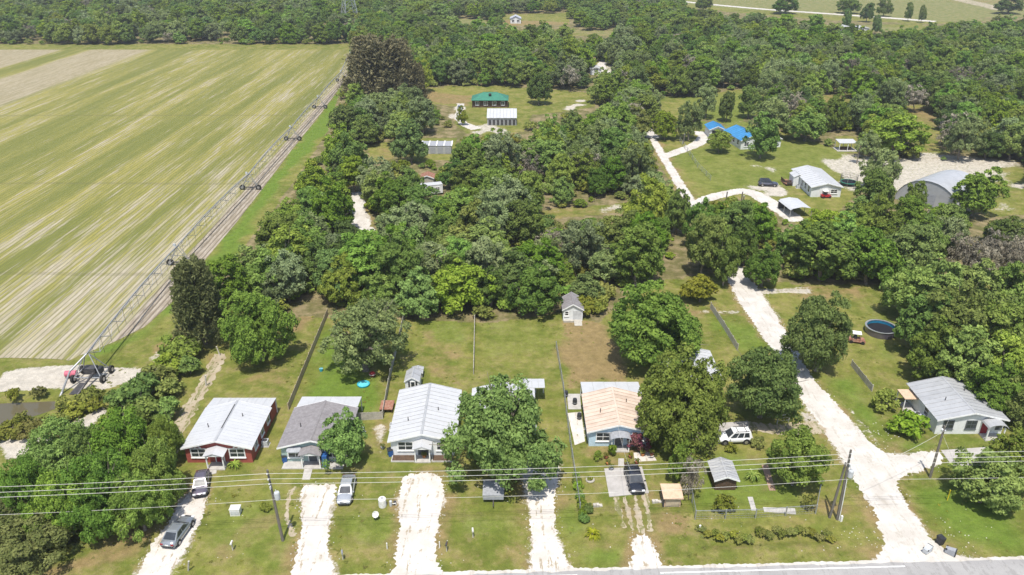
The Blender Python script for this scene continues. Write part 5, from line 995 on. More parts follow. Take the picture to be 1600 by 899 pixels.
x, y = G(1236, 289); t = thing('utility_trailer', 'rusty flat trailer beside the long white home', 'trailer', (x, y, 0), 0.2); MB().box(-1.8, -.9, .5, 1.8, .9, .6).build('bed', 'rust', t); MB().box(-1.8, -.92, .6, 1.8, -.86, .95).box(-1.8, .86, .6, 1.8, .92, .95).build('side_rail', 'dark_steel', t); MB().box(1.8, -.05, .45, 3.0, .05, .55).build('drawbar', 'dark_steel', t)
for sy in (-1, 1): MB().tube((0, sy * .75, .3), (0, sy * .98, .3), .3, n=12).build('wheel', 'tyre', t)
x, y = G(771, 785); t = thing('utility_trailer', 'dark grey cargo trailer under the huge round-topped oak', 'trailer', (x, y, 0), 0.0); MB().box(-1.2, -.2, .55, 1.2, 2.4, 1.25).build('box', 'tarp_grey', t); MB().slab([(-1.25, -.3, 1.27), (1.25, -.3, 1.27), (1.25, 2.5, 1.3), (-1.25, 2.5, 1.3)], .05, up=True).build('cover', 'tarp_grey', t); MB().box(-.06, -1.3, .45, .06, -.2, .55).build('drawbar', 'dark_steel', t)
for sx_ in (-1, 1): MB().tube((sx_ * 1.0, 1.1, .33), (sx_ * 1.28, 1.1, .33), .33, n=12).build('wheel', 'tyre', t)
# ------------------------------------------------------------------ utility poles and wires
def upole(label, x, y, Ht, lean, equip, wires_z, rz):
    p = thing('utility_pole', label, 'utility pole', (x, y, 0), rz); lx, ly = lean; at = lambda z: (lx * z / Ht, ly * z / Ht, z)
    MB().path([at(-.4), at(Ht * .5), at(Ht)], [.17, .145, .115], 10).tube(at(Ht - .01), at(Ht), .115, .06, 10).build('pole', 'pole_wood', p)
    for z in wires_z[:3]:
        c = at(z); o = MB().tube((c[0], c[1], c[2] - .28), (c[0], c[1] - .30, c[2] - .06), .03).build('insulator_bracket', 'galv', p); MB().lathe([(.05, 0), (.09, .03), (.05, .06), (.085, .09), (.04, .14)], 8, (c[0], c[1] - .30, c[2] - .1)).build('insulator', 'porcelain', o)
    if equip:
        c = at(equip); o = MB().lathe([(.0, 0), (.28, .02), (.30, .1), (.30, .85), (.26, .95), (.0, 1.0)], 14, (c[0] + .46, c[1] - .05, c[2] - .5)).build('transformer', 'trans_grey', p); MB().tube((c[0] + .40, c[1], c[2] + .5), (c[0] + .36, c[1], c[2] + .75), .05, .03).build('bushing', 'porcelain', o); MB().box(c[0] + .08, c[1] - .06, c[2] - .2, c[0] + .2, c[1] + .06, c[2] + .2).build('mount', 'galv', o)
        MB().cbox(c[0], c[1] - .3, c[2] + 1.3, .1, .3, .35).build('fuse_switch', 'porcelain', p)
    return p
WZ = (9.55, 8.85, 8.2, 5.9); pl = G(442, 845); pr = G(1308, 812); step = (pr[0] - pl[0], pr[1] - pl[1]); ang = math.atan2(step[1], step[0])
poles = [(pl[0] + step[0] * k, pl[1] + step[1] * k) for k in (-1, 0, 1, 2)]
upole('wooden utility pole beyond the oak clump along the road', *poles[0], 9.8, (0, 0), 0, WZ, ang)
upole('wooden utility pole with grey transformer on the lawn of the green house', *poles[1], 9.8, (-.35, 0), 6.4, WZ, ang)
q = upole('double wooden utility pole with white transformer beside the gravel road', *poles[2], 9.8, (-.3, .05), 6.6, WZ, ang)
MB().path([(-.75, .35, -.3), (-.62, .2, 4.0), (-.5, .12, 8.0)], [.16, .14, .11], 10).build('stub_pole', 'pole_wood', q); MB().path([(.12, -.2, 0), (.02, -.22, 3), (-.12, -.2, 6)], .05, 6).build('conduit', 'plastic_white', q); MB().cbox(.3, -.3, .35, .22, .2, .9).build('marker_post', 'plastic_white', q)
upole('wooden utility pole farther along the road', *poles[3], 9.8, (0, 0), 0, WZ, ang)
dp_ = G(1453, 746); dark = upole('dark bare service pole beside the right-hand concrete drive', *dp_, 7.6, (.0, .1), 0, (7.2,), 0)
MB().lathe([(0, 0), (.12, .02), (.14, .2), (.05, .3)], 10, (-.35, -.15, 7.1)).build('street_lamp', 'porcelain', dark)
def wire(label, a, b, sag, r, group, name='power_line'):
    a, b = Vector(a), Vector(b); pts = []
    for i in range(25): t = i / 24; p = a.lerp(b, t); p.z -= sag * 4 * t * (1 - t); pts.append(tuple(p))
    return tag(MB().path(pts, r, 5).build(name, 'wire', None), label, 'cable', group)
NM = ('topmost', 'second', 'third', 'lowest'); SPAN = ('span left of the transformer pole', 'span between the two roadside poles', 'span right of the double pole')
nrm = (math.sin(ang), -math.cos(ang))
for k in range(3):
    for wi, z in enumerate(WZ):
        of = .30 if wi < 3 else .14; f = lambda p, kk: (p[0] + nrm[0] * of - (.3 * z / 9.8 if kk in (1, 2) else 0), p[1] + nrm[1] * of, z)
        wire(f'{NM[wi]} pale power line, {SPAN[k]}', f(poles[k], k), f(poles[k + 1], k + 1), .55 if wi < 3 else .7, .022 if wi < 3 else .018, 'power lines along the road')
wire('service wire from the double pole to the dark service pole', (poles[2][0], poles[2][1], 6.2), (dp_[0], dp_[1], 6.9), .5, .018, None); wire('service wire from the dark pole to the right-hand white house', (dp_[0], dp_[1], 7.0), (57.5, 83.2, 2.7), .3, .014, None)
wire('guy wire slanting down from the dark service pole', (dp_[0], dp_[1], 6.4), (dp_[0] + 3.4, dp_[1] - 1.2, .0), 0, .018, None, 'guy_wire'); wire('service wire from the roadside line to the pale blue house', (poles[1][0] + 38, poles[1][1] + 2.2, 7.9), (13.5, 80.1, 3.3), .5, .014, None)
# lattice tower far behind the field
x, y = G(548, 44); T = thing('lattice_tower', 'steel lattice transmission tower rising from the far wood', 'tower', (x, y, 0), 0.5); hh, wb = 34, 4.2
wz = lambda z: wb * (1 - z / hh) + .55
for sx_, sy in ((-1, -1), (1, -1), (1, 1), (-1, 1)): MB().path([(sx_ * wz(z), sy * wz(z), z) for z in (0, 12, 24, 34)], [.26, .22, .18, .12], 4).build('leg', 'galv', T)
lv = [0, 4.5, 9, 13, 17, 20.5, 24, 27.5, 31]
for i in range(len(lv) - 1):
    b = MB(); z0, z1 = lv[i], lv[i + 1]; w0, w1 = wz(z0), wz(z1); cn = ((-1, -1), (1, -1), (1, 1), (-1, 1))
    for j in range(4): p, q = cn[j], cn[(j + 1) % 4]; b.tube((p[0] * w0, p[1] * w0, z0), (q[0] * w1, q[1] * w1, z1), .09, n=4); b.tube((q[0] * w0, q[1] * w0, z0), (p[0] * w1, p[1] * w1, z1), .09, n=4); b.tube((p[0] * w1, p[1] * w1, z1), (q[0] * w1, q[1] * w1, z1), .08, n=4)
    b.build('bracing', 'galv', T)
for z in (23, 27, 31):
    b = MB()
    for s_ in (-1, 1): b.tube((s_ * .5, 0, z), (s_ * 5, 0, z + .3), .10, n=4).tube((s_ * .5, 0, z + 1.3), (s_ * 5, 0, z + .3), .08, n=4)
    b.build('crossarm', 'galv', T)
# ------------------------------------------------------------------ irrigation machine over the field
TW = [G(283, 415), G(392, 297), G(458, 220), G(500, 170), G(535, 128), G(549, 96)]; st = G(146, 590); TW = [st] + TW
M = thing('irrigation_machine', 'long galvanised irrigation machine on wheeled towers over the striped field', 'irrigation machine', (0, 0, 0)); PZ = 4.1
for k in range(len(TW) - 1):
    a, b_ = Vector((*TW[k], PZ)), Vector((*TW[k + 1], PZ)); L = (b_ - a).length; d = (b_ - a) / L; sd = Vector((d.y, -d.x, 0)); ns = 9
    bow = lambda t: .55 * 4 * t * (1 - t)
    pp_ = [a + (b_ - a) * (i / ns) + Vector((0, 0, bow(i / ns))) for i in range(ns + 1)]; sp = MB().path(pp_, .13, 6).build('span_pipe', 'galv_dull', M)
    tb = MB(); low = []
    for s_ in (-1, 1):
        lo = [a] + [a + (b_ - a) * ((i + .5) / ns) + sd * (.75 * s_) + Vector((0, 0, bow((i + .5) / ns) - 1.15)) for i in range(ns)] + [b_]; low.append(lo)
        tb.path(lo, .035, 4)
        for i in range(ns): tb.tube(pp_[i], lo[i + 1], .035, n=4); tb.tube(lo[i + 1], pp_[i + 1], .035, n=4)
    for i in range(1, ns + 1): tb.tube(low[0][i], low[1][i], .045, n=4)
    tr_ = tb.build('truss', 'galv_dull', sp)
    hb_ = MB()
    for i in range(14): c = a + (b_ - a) * ((i + .5) / 14) + Vector((0, 0, bow((i + .5) / 14))); hb_.path([c, c + sd * .25 + Vector((0, 0, .1)), c + sd * .3 - Vector((0, 0, 2.6))], .025, 4)
    ho = hb_.build('drop_hoses', 'dark_steel', sp); ho['kind'] = 'stuff'
for k, t in enumerate(TW[1:]):
    c = Vector((*t, 0)); tw = MB()
    for s_ in (-1, 1):
        for e in (-1, 1): tw.tube(c + Vector((s_ * 1.95, e * .12, .75)), c + Vector((e * .05, e * .45, PZ)), .07, n=5)
    tw.tube(c + Vector((-1.1, 0, 2.1)), c + Vector((1.1, 0, 2.1)), .05, n=5); to = tw.build('tower_frame', 'galv_dull', M); MB().box(c.x - 2.1, c.y - .12, .62, c.x + 2.1, c.y + .12, .82).build('base_beam', 'dark_steel', to)
    for s_ in (-1, 1):
        o = MB().tube(c + Vector((s_ * 2.0 - 0, -.2, .68)), c + Vector((s_ * 2.0, .2, .68)), .68, n=18).build('wheel', 'tyre', M); MB().tube(c + Vector((s_ * 2.0, -.23, .68)), c + Vector((s_ * 2.0, .23, .68)), .32, n=12).build('rim', 'rim', o)
    MB().cbox(c.x - .3, c.y - .4, 4.5, .5, .25, .5).build('control_box', 'trans_grey', M)
# drive cart by the canal
c = Vector((*st, 0)); fr_ = MB()
for s_ in (-1, 1):
    fr_.tube(c + Vector((s_ * 1.9, -1.3, .9)), c + Vector((s_ * .3, 0, PZ)), .08, n=5).tube(c + Vector((s_ * 1.9, 1.3, .9)), c + Vector((s_ * .3, 0, PZ)), .08, n=5).tube(c + Vector((s_ * 1.9, -1.5, .85)), c + Vector((s_ * 1.9, 1.5, .85)), .10, n=5).tube(c + Vector((-2.0, s_ * 1.4, .85)), c + Vector((2.0, s_ * 1.4, .85)), .10, n=5)
fr_.build('cart_frame', 'galv_dull', M); MB().box(c.x - .9, c.y - .7, .95, c.x + .9, c.y + .5, 1.9).build('engine', 'dark_steel', M); MB().cbox(c.x + 1.3, c.y, 1.35, .6, 1.0, .8).build('generator', 'black_plastic', M)
for s_ in (-1, 1):
    for e in (-1, 1): o = MB().tube(c + Vector((s_ * 2.15 - .17, e * 1.35, .6)), c + Vector((s_ * 2.15 + .17, e * 1.35, .6)), .6, n=16).build('wheel', 'tyre', M); MB().tube(c + Vector((s_ * 2.15 - .2, e * 1.35, .6)), c + Vector((s_ * 2.15 + .2, e * 1.35, .6)), .3, n=12).build('rim', 'rim', o)
MB().path([c + Vector((0, 0, PZ)), c + Vector((-1.6, -2.4, 2.6)), c + Vector((-2.4, -4.2, .2)), c + Vector((-2.5, -5.4, -.5))], [.14, .14, .16, .2], 8).build('intake_pipe', 'galv_dull', M); MB().path([c + Vector((.6, -.6, 1.2)), c + Vector((.4, -3.2, .7)), c + Vector((-.3, -5.2, -.4))], .16, 8).build('suction_hose', 'dark_steel', M)
MB().box(c.x - 1.2, c.y - 4.6, .0, c.x - .1, c.y - 1.6, .14).build('ramp', 'dark_steel', M)
x, y = G(113, 591); t = thing('fuel_tank', 'pink-red fuel tank beside the irrigation cart', 'tank', (x, y, 0), 0.1); MB().tube((-.8, 0, .8), (.8, 0, .8), .45, n=16).build('tank', 'pink', t); MB().box(-.7, -.45, 0, -.5, .45, .5).build('stand', 'dark_steel', t); MB().box(.5, -.45, 0, .7, .45, .5).build('stand', 'dark_steel', t)
# ------------------------------------------------------------------ fences
def fence(name, label, pts, Ht, material, kind='board', gap=2.4):
    w_ = GP(pts) if max(abs(p[0]) for p in pts) > 130 else pts; f = thing(name, label, 'fence', (*w_[0], 0)); o0 = Vector((*w_[0], 0))
    for i in range(len(w_) - 1):
        a, b_ = Vector((*w_[i], 0)) - o0, Vector((*w_[i + 1], 0)) - o0; L = (b_ - a).length; d = (b_ - a) / L; sd = Vector((-d.y, d.x, 0)); n_ = max(1, int(round(L / gap)))
        for j in range(n_ + (i == len(w_) - 2)):
            c = a + d * (L * j / n_); MB().box(c.x - .06, c.y - .06, -.1, c.x + .06, c.y + .06, Ht + .06).build('post', material if kind == 'board' else 'galv', f)
        for j in range(n_):
            p, q = a + d * (L * j / n_ + .07), a + d * (L * (j + 1) / n_ - .07); h = MB()
            if kind == 'board':
                m_ = max(2, int((q - p).length / .17)); pc = MB()
                for k in range(m_):
                    u, v = p.lerp(q, (k + .04) / m_), p.lerp(q, (k + .96) / m_); z_ = Ht + random.uniform(-.05, .03); pc.hexa([u - sd * .05, v - sd * .05, v - sd * .02, u - sd * .02] + [x_ + Vector((0, 0, z_)) for x_ in (u - sd * .05, v - sd * .05, v - sd * .02, u - sd * .02)])
                o = pc.build('pickets', material, f); o['kind'] = 'stuff'
                for z_ in (.35, Ht - .3): h.hexa([p - sd * .015 + Vector((0, 0, z_)), q - sd * .015 + Vector((0, 0, z_)), q + sd * .04 + Vector((0, 0, z_)), p + sd * .04 + Vector((0, 0, z_))] + [x_ + Vector((0, 0, z_ + .09)) for x_ in (p - sd * .015, q - sd * .015, q + sd * .04, p + sd * .04)])
                h.build('rails', material, o)
            else:
                h.tube(p + Vector((0, 0, Ht)), q + Vector((0, 0, Ht)), .03, n=5); m_ = max(3, int((q - p).length / .35)) if kind == 'mesh' else 0; o = h.build('top_rail', 'galv', f)
                if kind == 'mesh':
                    ms = MB()
                    for k in range(m_ + 1): ms.tube(p.lerp(q, k / m_), p.lerp(q, k / m_) + Vector((0, 0, Ht)), .008, n=3, cap=False)
                    for z_ in (.1, .35, .6, .85): ms.tube(p + Vector((0, 0, Ht * z_)), q + Vector((0, 0, Ht * z_)), .008, n=3, cap=False)
                    mo = ms.build('wire_mesh', 'galv', f); mo['kind'] = 'stuff'
                else:
                    for z_ in (.3, .65): MB().tube(p + Vector((0, 0, Ht * z_)), q + Vector((0, 0, Ht * z_)), .022, n=4).build('rail', 'galv', f)
    return f
fence('wooden_fence', 'weathered wooden fence between the red and green house yards', [(451, 641), (478, 575), (512, 492)], 1.15, 'wood')
fence('wooden_fence', 'grey wooden fence beside the white house back yard', [(560, 657), (598, 655), (610, 588), (633, 492)], 1.25, 'grey_wood')
fence('wooden_fence', 'straight grey fence running back from the huge oak', [(740, 585), (741, 540), (742, 492)], 1.15, 'grey_wood')
fence('wire_fence', 'wire fence left of the pale blue house', [(869, 545), (880, 610), (890, 690), (906, 800)], 1.3, 'galv', 'mesh', 3.0)
fence('wooden_fence', 'rail fence right of the golden bush near the gravel road', [(1110, 482), (1130, 512), (1152, 548)], 1.2, 'grey_wood')
fence('wooden_fence', 'low fence behind the right-hand white house bushes', [(1330, 572), (1362, 612)], 1.1, 'grey_wood')
fence('wire_fence', 'wire mesh fence around the garden with the coop', [(1072, 738), (1086, 812), (1180, 810), (1274, 803), (1280, 770)], 1.3, 'galv', 'mesh', 3.0)
fence('wire_fence', 'wire fence with pale posts across the far lawn', [(1062, 222), (1074, 238), (1090, 262), (1110, 282)], 1.3, 'galv', 'rails', 4.0)
fence('gate', 'open metal gate behind the white SUV', [(1214, 662), (1232, 660)], 1.3, 'galv', 'rails', 2.0)
for px, py in ((1068, 225), (1134, 318), (1158, 318), (1160, 325)):
    x, y = G(px, py); q = thing('gate_post', 'wooden gate post beside the far gravel lane', 'post', (x, y, 0), 0, 'gate posts by the far lane'); MB().path([(0, 0, -.2), (0, 0, 2.0), (.02, 0, 2.9)], [.16, .15, .14], 8).build('post', 'pole_wood', q); MB().lathe([(.17, 0), (.17, .06), (.02, .16)], 8, (.02, 0, 2.88)).build('cap', 'galv', q)
# ------------------------------------------------------------------ play things, tanks and bins
def trampoline(label, px, py, R, net, pad):
    x, y = G(px, py); t = thing('trampoline', label, 'trampoline', (x, y, 0)); z = .85; MB().lathe([(R * .86, z - .03), (R * .86, z)], 28).build('mat', 'tramp_mat', t, False); MB().lathe([(R * .84, z + .02), (R * .84, z + .06), (R, z + .06), (R + .03, z - .04), (R, z - .06)], 28, cap=False).build('pad', pad, t)
    for i in range(6):
        a = i * math.pi / 3; p = MB().tube((math.cos(a) * R, math.sin(a) * R, -.05), (math.cos(a) * R, math.sin(a) * R, z + (1.8 if net else 0)), .04, n=6).build('leg', 'galv', t)
    if net:
        for i in range(24):
            a = i * math.pi / 12; MB
        n_ = MB()
        for i in range(36): a = i * math.pi / 18; n_.tube((math.cos(a) * R * .97, math.sin(a) * R * .97, z), (math.cos(a) * R * .97, math.sin(a) * R * .97, z + 1.75), .015, n=3)
        for zz in (.5, 1.1, 1.75):
            for i in range(24): a, b_ = i * math.pi / 12, (i + 1) * math.pi / 12; n_.tube((math.cos(a) * R * .97, math.sin(a) * R * .97, z + zz), (math.cos(b_) * R * .97, math.sin(b_) * R * .97, z + zz), .02, n=3)
        n_.build('net', 'tramp_mat', t)['kind'] = 'stuff'
trampoline('black trampoline with netting beside the long white home', 1325, 289, 2.1, True, 'green_roof')
x, y = G(1375, 520); t = thing('round_pool', 'round above-ground pool with blue liner by the right-hand grove', 'pool', (x, y, 0)); MB().lathe([(2.35, -.05), (2.4, 1.1), (2.32, 1.14), (2.25, 1.1), (2.25, .1), (0, .08)], 32).build('wall', 'paint_plum', t); MB().lathe([(2.24, 1.12), (2.22, .5)], 32, cap=False).build('liner', 'tramp_blue', t); MB().lathe([(2.2, 1.1), (2.48, 1.12), (2.5, 1.18), (2.2, 1.17)], 32, cap=False).build('rim', 'galv', t); MB().lathe([(2.215, .2), (2.215, .62)], 32).build('dark_bottom', 'tramp_mat', t)
x, y = G(568, 602); t = thing('kiddie_pool', 'turquoise plastic kiddie pool on the green house lawn', 'pool', (x, y, 0)); MB().lathe([(.0, .05), (.72, .06), (.8, .26), (.92, .26), (.86, .02), (0, .0)], 20).build('basin', 'teal', t); MB().lathe([(.76, .15), (.76, .2)], 20).build('water_surface', 'aqua', t)
x, y = G(582, 588); t = thing('play_ball', 'large red ball-like toy under the grey-green oak', 'toy', (x, y, 0)); MB().lathe([(0, 0), (.3, .06), (.46, .28), (.46, .5), (.3, .72), (0, .8)], 16).build('ball', 'red_plastic', t, True); MB().lathe([(.47, .34), (.49, .40), (.47, .46)], 16, cap=False).build('band', 'plastic_white', t)
x, y = G(502, 580); t = thing('toy_bin', 'small teal toy bin on the green house lawn', 'toy', (x, y, 0)); MB().lathe([(.22, 0), (.28, .4), (.3, .42), (.24, .4), (.2, .05), (0, .05)], 12).build('bin', 'teal', t); MB().tube((-.28, 0, .42), (.28, 0, .42), .02).build('handle', 'galv', t)
x, y = G(598, 791); t = thing('water_tank', 'white cylindrical water tank on the lawn beside a shell driveway', 'tank', (x, y, 0)); MB().lathe([(.44, 0), (.46, .05), (.46, 1.05), (.40, 1.15), (0, 1.2)], 20).build('tank', 'plastic_white', t); MB().lathe([(.12, 1.18), (.12, 1.25), (0, 1.26)], 12).build('lid', 'tarp_grey', t)
t = thing('well_pump', 'well pump and pipework beside the white water tank', 'pump', (x + .95, y + .05, 0)); MB().lathe([(.16, 0), (.18, .7), (.05, .8)], 12).build('pressure_tank', 'trans_grey', t); MB().path([(.2, 0, .3), (.6, .05, .35), (.6, .05, .0)], .05, 6).build('pipe', 'plastic_white', t); MB().cbox(.45, .2, .25, .3, .25, .5).build('motor', 'dark_steel', t)
x, y = G(587, 812); t = thing('satellite_dish', 'white satellite dish on a post in the grass', 'satellite dish', (x, y, 0), 0.4); MB().tube((0, 0, -.1), (0, 0, .7), .035).build('mast', 'galv', t); o = MB().lathe([(0, 0), (.2, .03), (.36, .1), (.38, .1), (.2, .01), (0, -.02)], 16).build('dish', 'plastic_white', t); o.location = (0, -.1, .85); o.rotation_euler = (1.0, 0, 0); MB().tube((0, -.15, .6), (0, -.55, .9), .015).build('arm', 'galv', t)
x, y = G(369, 803); t = thing('utility_box', 'white boxy utility cabinet on the red house lawn', 'cabinet', (x, y, 0), 0.05); MB().box(-.55, -.4, 0, .55, .4, .95).build('cabinet', 'plastic_white', t); MB().hexa([(-.6, -.45, .95), (.6, -.45, .95), (.6, .45, .95), (-.6, .45, .95), (-.5, -.35, 1.05), (.5, -.35, 1.05), (.5, .35, 1.05), (-.5, .35, 1.05)]).build('lid', 'plastic_white', t); MB().box(-.45, -.43, .2, .45, -.41, .75).build('vent', 'blind', t)
def mailbox(px, py, label, material='plastic_white'):
    x, y = G(px, py); t = thing('mailbox', label, 'mailbox', (x, y, 0), random.uniform(-.3, .3)); MB().box(-.05, -.05, -.1, .05, .05, 1.0).build('post', 'grey_wood', t); prof = [(-.1, 0), (.1, 0), (.1, .12), (.06, .2), (-.06, .2), (-.1, .12)]; MB().add([(a, -.26, 1.0 + z) for a, z in prof] + [(a, .26, 1.0 + z) for a, z in prof], [tuple(range(5, -1, -1))[::-1], tuple(range(11, 5, -1))] + [(i, (i + 1) % 6, 6 + (i + 1) % 6, 6 + i) for i in range(6)]).build('box', material, t); MB().cbox(.12, 0, 1.18, .02, .04, .18).build('flag', 'red_plastic', t)
mailbox(364, 860, 'pale mailbox at the end of the red house driveway'); mailbox(739, 840, 'pale mailbox on the verge before the huge oak'); mailbox(536, 875, 'mailbox beside the green house driveway', 'galv'); mailbox(698, 862, 'dark mailbox by the white house driveway', 'dark_steel')
def short_post(px, py, h, material, label, name='marker_post', r=.06, tilt=0):
    x, y = G(px, py); t = thing(name, label, 'post', (x, y, 0)); MB().path([(0, 0, -.1), (tilt * .5, 0, h * .5), (tilt, 0, h)], [r, r, r * .9], 8).build('post', material, t); MB().lathe([(r * 1.2, 0), (r * 1.2, .05), (0, .1)], 8, (tilt, 0, h)).build('cap', material, t)
short_post(1480, 782, 1.5, 'yellow', 'yellow marker post by the roadside tree'); short_post(294, 892, 1.3, 'grey_wood', 'leaning grey post beside the red house driveway', r=.09, tilt=.3); short_post(605, 858, .8, 'plastic_white', 'small white stake beside the white house driveway'); short_post(687, 856, .8, 'plastic_white', 'white stake at the right edge of a shell driveway'); short_post(1093, 829, .7, 'plastic_white', 'white stub pipe at the garden fence corner', r=.1)
short_post(322, 603, 1.7, 'stone', 'pale leaning post by the hedge behind the red house', r=.12, tilt=.2); short_post(344, 556, 1.6, 'stone', 'pale post at the foot of the feathery pine', r=.1, tilt=-.3)
def bin_(px, py, label, material, fallen=False, rz=0.0):
    x, y = G(px, py); t = thing('wheelie_bin', label, 'bin', (x, y, .36 if fallen else 0), rz)
    if fallen: t.rotation_euler = (math.radians(88), 0, rz)
    MB().hexa([(-.24, -.28, 0), (.24, -.28, 0), (.24, .28, 0), (-.24, .28, 0), (-.31, -.37, .95), (.31, -.37, .95), (.31, .37, .95), (-.31, .37, .95)]).build('body', material, t); MB().hexa([(-.33, -.39, .955), (.33, -.39, .955), (.33, .41, .955), (-.33, .41, .955), (-.28, -.34, 1.06), (.28, -.34, 1.06), (.28, .36, 1.06), (-.28, .36, 1.06)]).build('lid', 'black_plastic', t)
    for s_ in (-1, 1): MB().tube((s_ * .25, .28, .1), (s_ * .31, .28, .1), .1, n=10).build('wheel', 'tyre', t)
bin_(1476, 862, 'grey rubbish bin tipped over at the gravel road corner', 'tarp_grey', True, .9); bin_(1468, 850, 'black rubbish bin standing at the gravel road corner', 'black_plastic', False, .3); bin_(1444, 866, 'pale crate-like bin lying on the gravel road edge', 'trans_grey', True, 2.2)
for px, py, m_, lb in ((503, 726, 'orange', 'orange wheelbarrow tub on the green house porch'), (610, 712, 'blue_paint', 'blue bin at the left corner of the white house'), (445, 722, 'blue_paint', 'blue bin on the green house porch')):
    bin_(px, py, lb, m_, False, .4)
x, y = G(605, 640); t = thing('deck_table', 'rust-brown wooden platform beside the white house', 'table', (x, y, 0)); MB().box(-.9, -1.0, .62, .9, 1.2, .72).build('table_top', 'rust', t)
for sx_ in (-.8, .8):
    for sy in (-.9, 1.1): MB().box(sx_ - .05, sy - .05, 0, sx_ + .05, sy + .05, .62).build('leg', 'brown_wood', t)
for x, y, lb in ((-31.9, 80.5, 'grey air conditioner beside the red house wall'), (-19.9, 83.0, 'grey air conditioner beside the green house wall'), (-15.9, 84.0, 'grey air conditioner at the left wall of the white house'), (55.3, 86.5, 'grey air conditioner at the left wall of the right-hand white house'), (71.6, 184.0, 'grey air conditioner beside the long white home')):
    t = thing('air_conditioner', lb, 'air conditioner', (x, y, 0)); MB().box(-.38, -.38, 0.06, .38, .38, .8).build('case', 'trans_grey', t); MB().lathe([(.3, .8), (.3, .84)], 14).build('fan_grille', 'dark_steel', t); MB().box(-.5, -.5, -.03, .5, .5, .055).build('pad', 'concrete', t)
for hs in [o for o in COL.objects if o.name.startswith('house') and o.parent is None and o.location.y < 95]:
    for vx, vy in ((1.6, 5.4), (-2.1, 3.2)): MB().lathe([(.06, 2.9), (.06, 3.6)], 8, (vx, vy, 0.06 + .0)).build('vent_pipe', 'dark_steel', hs)
# pots, stones and small clutter round the blue house
for i, (px, py) in enumerate(((947, 717), (950, 727), (980, 727), (985, 716), (1004, 713), (1010, 708), (1018, 712), (980, 733), (955, 735), (995, 725), (663, 716), (598, 702))):
    x, y = G(px, py); t = thing('flower_pot', 'terracotta pot with small plant near a house front', 'pot', (x, y, 0.05), 0, 'potted plants by the house fronts'); MB().lathe([(.0, 0), (.16, 0), (.24, .34), (.27, .36), (.25, .4), (.2, .34), (0, .32)], 12).build('pot', ('terracotta', 'orange', 'tarp_grey')[i % 3], t)
    q = bpy.data.objects.new('foliage', PROTO['weed'][i % 2][0]); COL.objects.link(q); q.parent = t; q.location = (0, 0, .32); q.scale = (.5, .5, .7)
x, y = G(922, 751); t = thing('tyre_planter', 'round pale tyre planter on the blue house lawn', 'planter', (x, y, 0)); MB().lathe([(.3, .02), (.5, .0), (.56, .12), (.5, .24), (.32, .22)], 18, cap=False).build('ring', 'stone', t); q = bpy.data.objects.new('foliage', PROTO['weed'][0][0]); COL.objects.link(q); q.parent = t; q.scale = (.55, .55, .8)
x, y = G(1006, 706); t = thing('garden_statue', 'small dark garden statue on the shell bed', 'statue', (x, y, .04)); MB().lathe([(.22, 0), (.22, .12), (.1, .2), (.16, .5), (.13, .75), (.05, .8), (.1, .9), (.09, 1.02), (0, 1.08)], 12).build('figure', 'dark_steel', t); MB().box(-.26, -.26, -.02, .26, .26, .06).build('plinth', 'stone', t)
for px, py, m_, lb in ((1026, 785, 'stone', 'low stack of bricks beside the plywood box shed'), (934, 791, 'stone', 'white slab beside the clipped round shrub')):
    x, y = G(px, py); t = thing('stacked_blocks', lb, 'blocks', (x, y, 0), .1)
    for i in range(5): MB().box(-.55 + (i % 3) * .37, -.2, (i // 3) * .16, -.22 + (i % 3) * .37, .2, (i // 3) * .16 + .15).build('block', m_, t)
for px, py, lb in ((898, 632, 'dark cooker on the blue house side patio'), (905, 655, 'grey drum beside the blue house wall'), (884, 620, 'dark barrel at the wire fence')):
    x, y = G(px, py); t = thing('barrel', lb, 'barrel', (x, y, 0.05)); MB().lathe([(.28, 0), (.32, .3), (.32, .6), (.28, .88), (0, .88)], 14).build('drum', 'black_plastic', t); MB().lathe([(.33, .3), (.345, .33), (.33, .36)], 14, cap=False).build('hoop', 'galv', t)
# loose pale stones along the drives and in the grass: uncountable
def stones(name, label, spots, r0, r1):
    b = MB()
    for x, y in spots:
        r = random.uniform(r0, r1); a = random.random() * 6.28; k = 6; ring = [(x + math.cos(a + i * 1.047) * r * random.uniform(.7, 1.2), y + math.sin(a + i * 1.047) * r * random.uniform(.7, 1.2)) for i in range(k)]
        b.add([(p, q, .0) for p, q in ring] + [(x + (p - x) * .6, y + (q - y) * .6, r * .7) for p, q in ring], [(6, 7, 8, 9, 10, 11)] + [(i, (i + 1) % 6, 6 + (i + 1) % 6, 6 + i) for i in range(6)])
    o = b.build(name, 'stone', None); o['kind'] = 'stuff'; o['label'] = label; o['category'] = 'rubble'; return o
sp = []
for k, poly in enumerate(DRV + [ROAD]):
    w_ = chaikin(GP(poly), 1)
    for i in range(len(w_)):
        a, b_ = w_[i], w_[(i + 1) % len(w_)]; L = math.hypot(b_[0] - a[0], b_[1] - a[1])
        if min(a[1], b_[1]) < 59 or a[1] > 140: continue
        for _ in range(int(L * (5 if k < 5 else 3))): t = random.random(); sp.append((a[0] + (b_[0] - a[0]) * t + random.gauss(0, .38), a[1] + (b_[1] - a[1]) * t + random.gauss(0, .38)))
stones('loose_stones', 'loose white shell stones strewn along the driveway edges', sp, .03, .09)
sp = [G(random.gauss(1480, 35), random.gauss(838, 18)) for _ in range(40)] + [G(random.gauss(1340, 30), random.gauss(838, 14)) for _ in range(24)] + [G(random.uniform(290, 1380), random.uniform(745, 880)) for _ in range(70)] + [G(random.gauss(1365, 20), random.gauss(690, 26)) for _ in range(80)]
stones('litter_stones', 'pale stones and litter scattered in the roadside grass', sp, .03, .09)
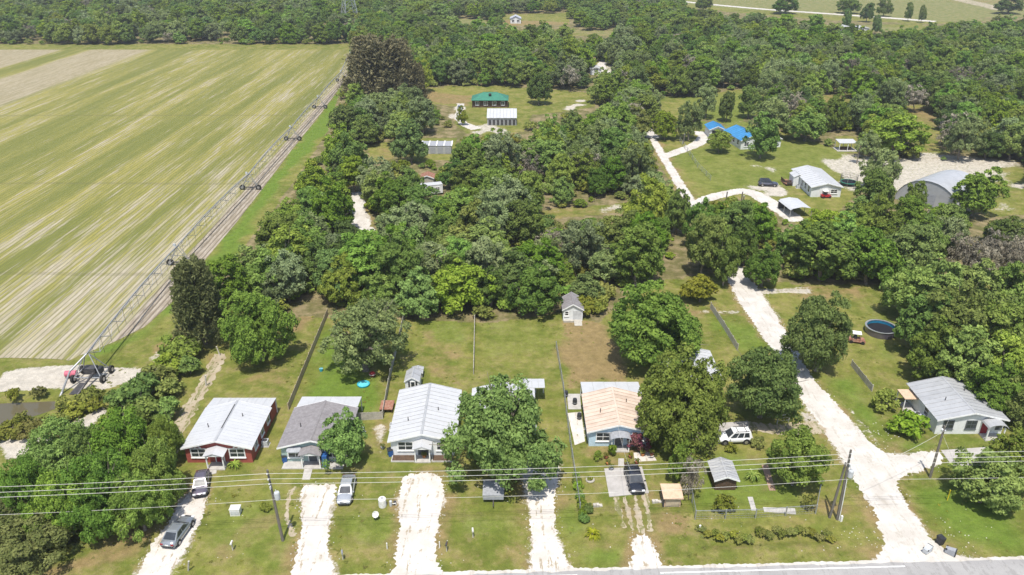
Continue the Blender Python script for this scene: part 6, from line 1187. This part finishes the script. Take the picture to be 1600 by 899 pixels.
# rough tufts of grass and weeds in lawns and verges
wd = []; ks = PROTO['weed']
def on_hard(x, y): return any(inside(x, y, w_) for w_ in HARD)
HARD = [GP(p) for p in DRV + [ROAD]] + [GP(q) for q in ([(944, 733), (1003, 730), (1014, 771), (952, 777)], [(1119, 662), (1168, 659), (1178, 690), (1122, 694)], [(1470, 704), (1545, 699), (1556, 728), (1488, 729)])] + [[(-41.2, 75), (-32, 75), (-32, 88), (-41.2, 88)], [(-29.5, 75), (-20, 75), (-20, 89), (-29.5, 89)], [(-16, 76.5), (-6.5, 76.5), (-6.5, 90), (-16, 90)], [(-4, 77.5), (6, 77.5), (6, 93), (-4, 93)], [(9, 78.5), (18.5, 78.5), (18.5, 93), (9, 93)], [(55, 81), (65.5, 81), (65.5, 92), (55, 92)]]
for _ in range(30000):
    if len(wd) > 1500: break
    y = random.uniform(59.5, 135); x = random.uniform(-.78, .78) * (y + 20)
    if x < -60 and y > 80: continue
    dens = vnoise(np.array([x]), np.array([y]), 5, 31)[0]; nearfence = 1.0
    if random.random() > dens ** 3 * 1.6 or on_hard(x, y) or y < edge(x, -0.8)[1]: continue
    s_ = random.uniform(.10, .30) * (1.4 if dens > .75 else 1); wd.append((x, y, s_, s_ * random.uniform(.25, .5), random.randrange(2)))
scatter('grass_tufts', wd, ks, 'rough tufts of grass and weeds in the yards and verges', 'grass')

# ------------------------------------------------------------------ the air
bx = MB().box(-1500, -300, -3.0, 1500, 2500, 66.0).build('haze', None, None); bx['kind'] = 'stuff'; bx['label'] = 'thin pale summer haze over the whole countryside'; bx['category'] = 'haze'
hm = bpy.data.materials.new('haze'); hm.use_nodes = True; n, l = hm.node_tree.nodes, hm.node_tree.links; n.remove(n['Principled BSDF'])
pv = n.new('ShaderNodeVolumePrincipled'); pv.inputs['Color'].default_value = (0.95, 0.97, 1, 1); pv.inputs['Density'].default_value = 0.00019; pv.inputs['Anisotropy'].default_value = 0.2
l.new(pv.outputs[0], n['Material Output'].inputs['Volume']); bx.data.materials.append(hm)
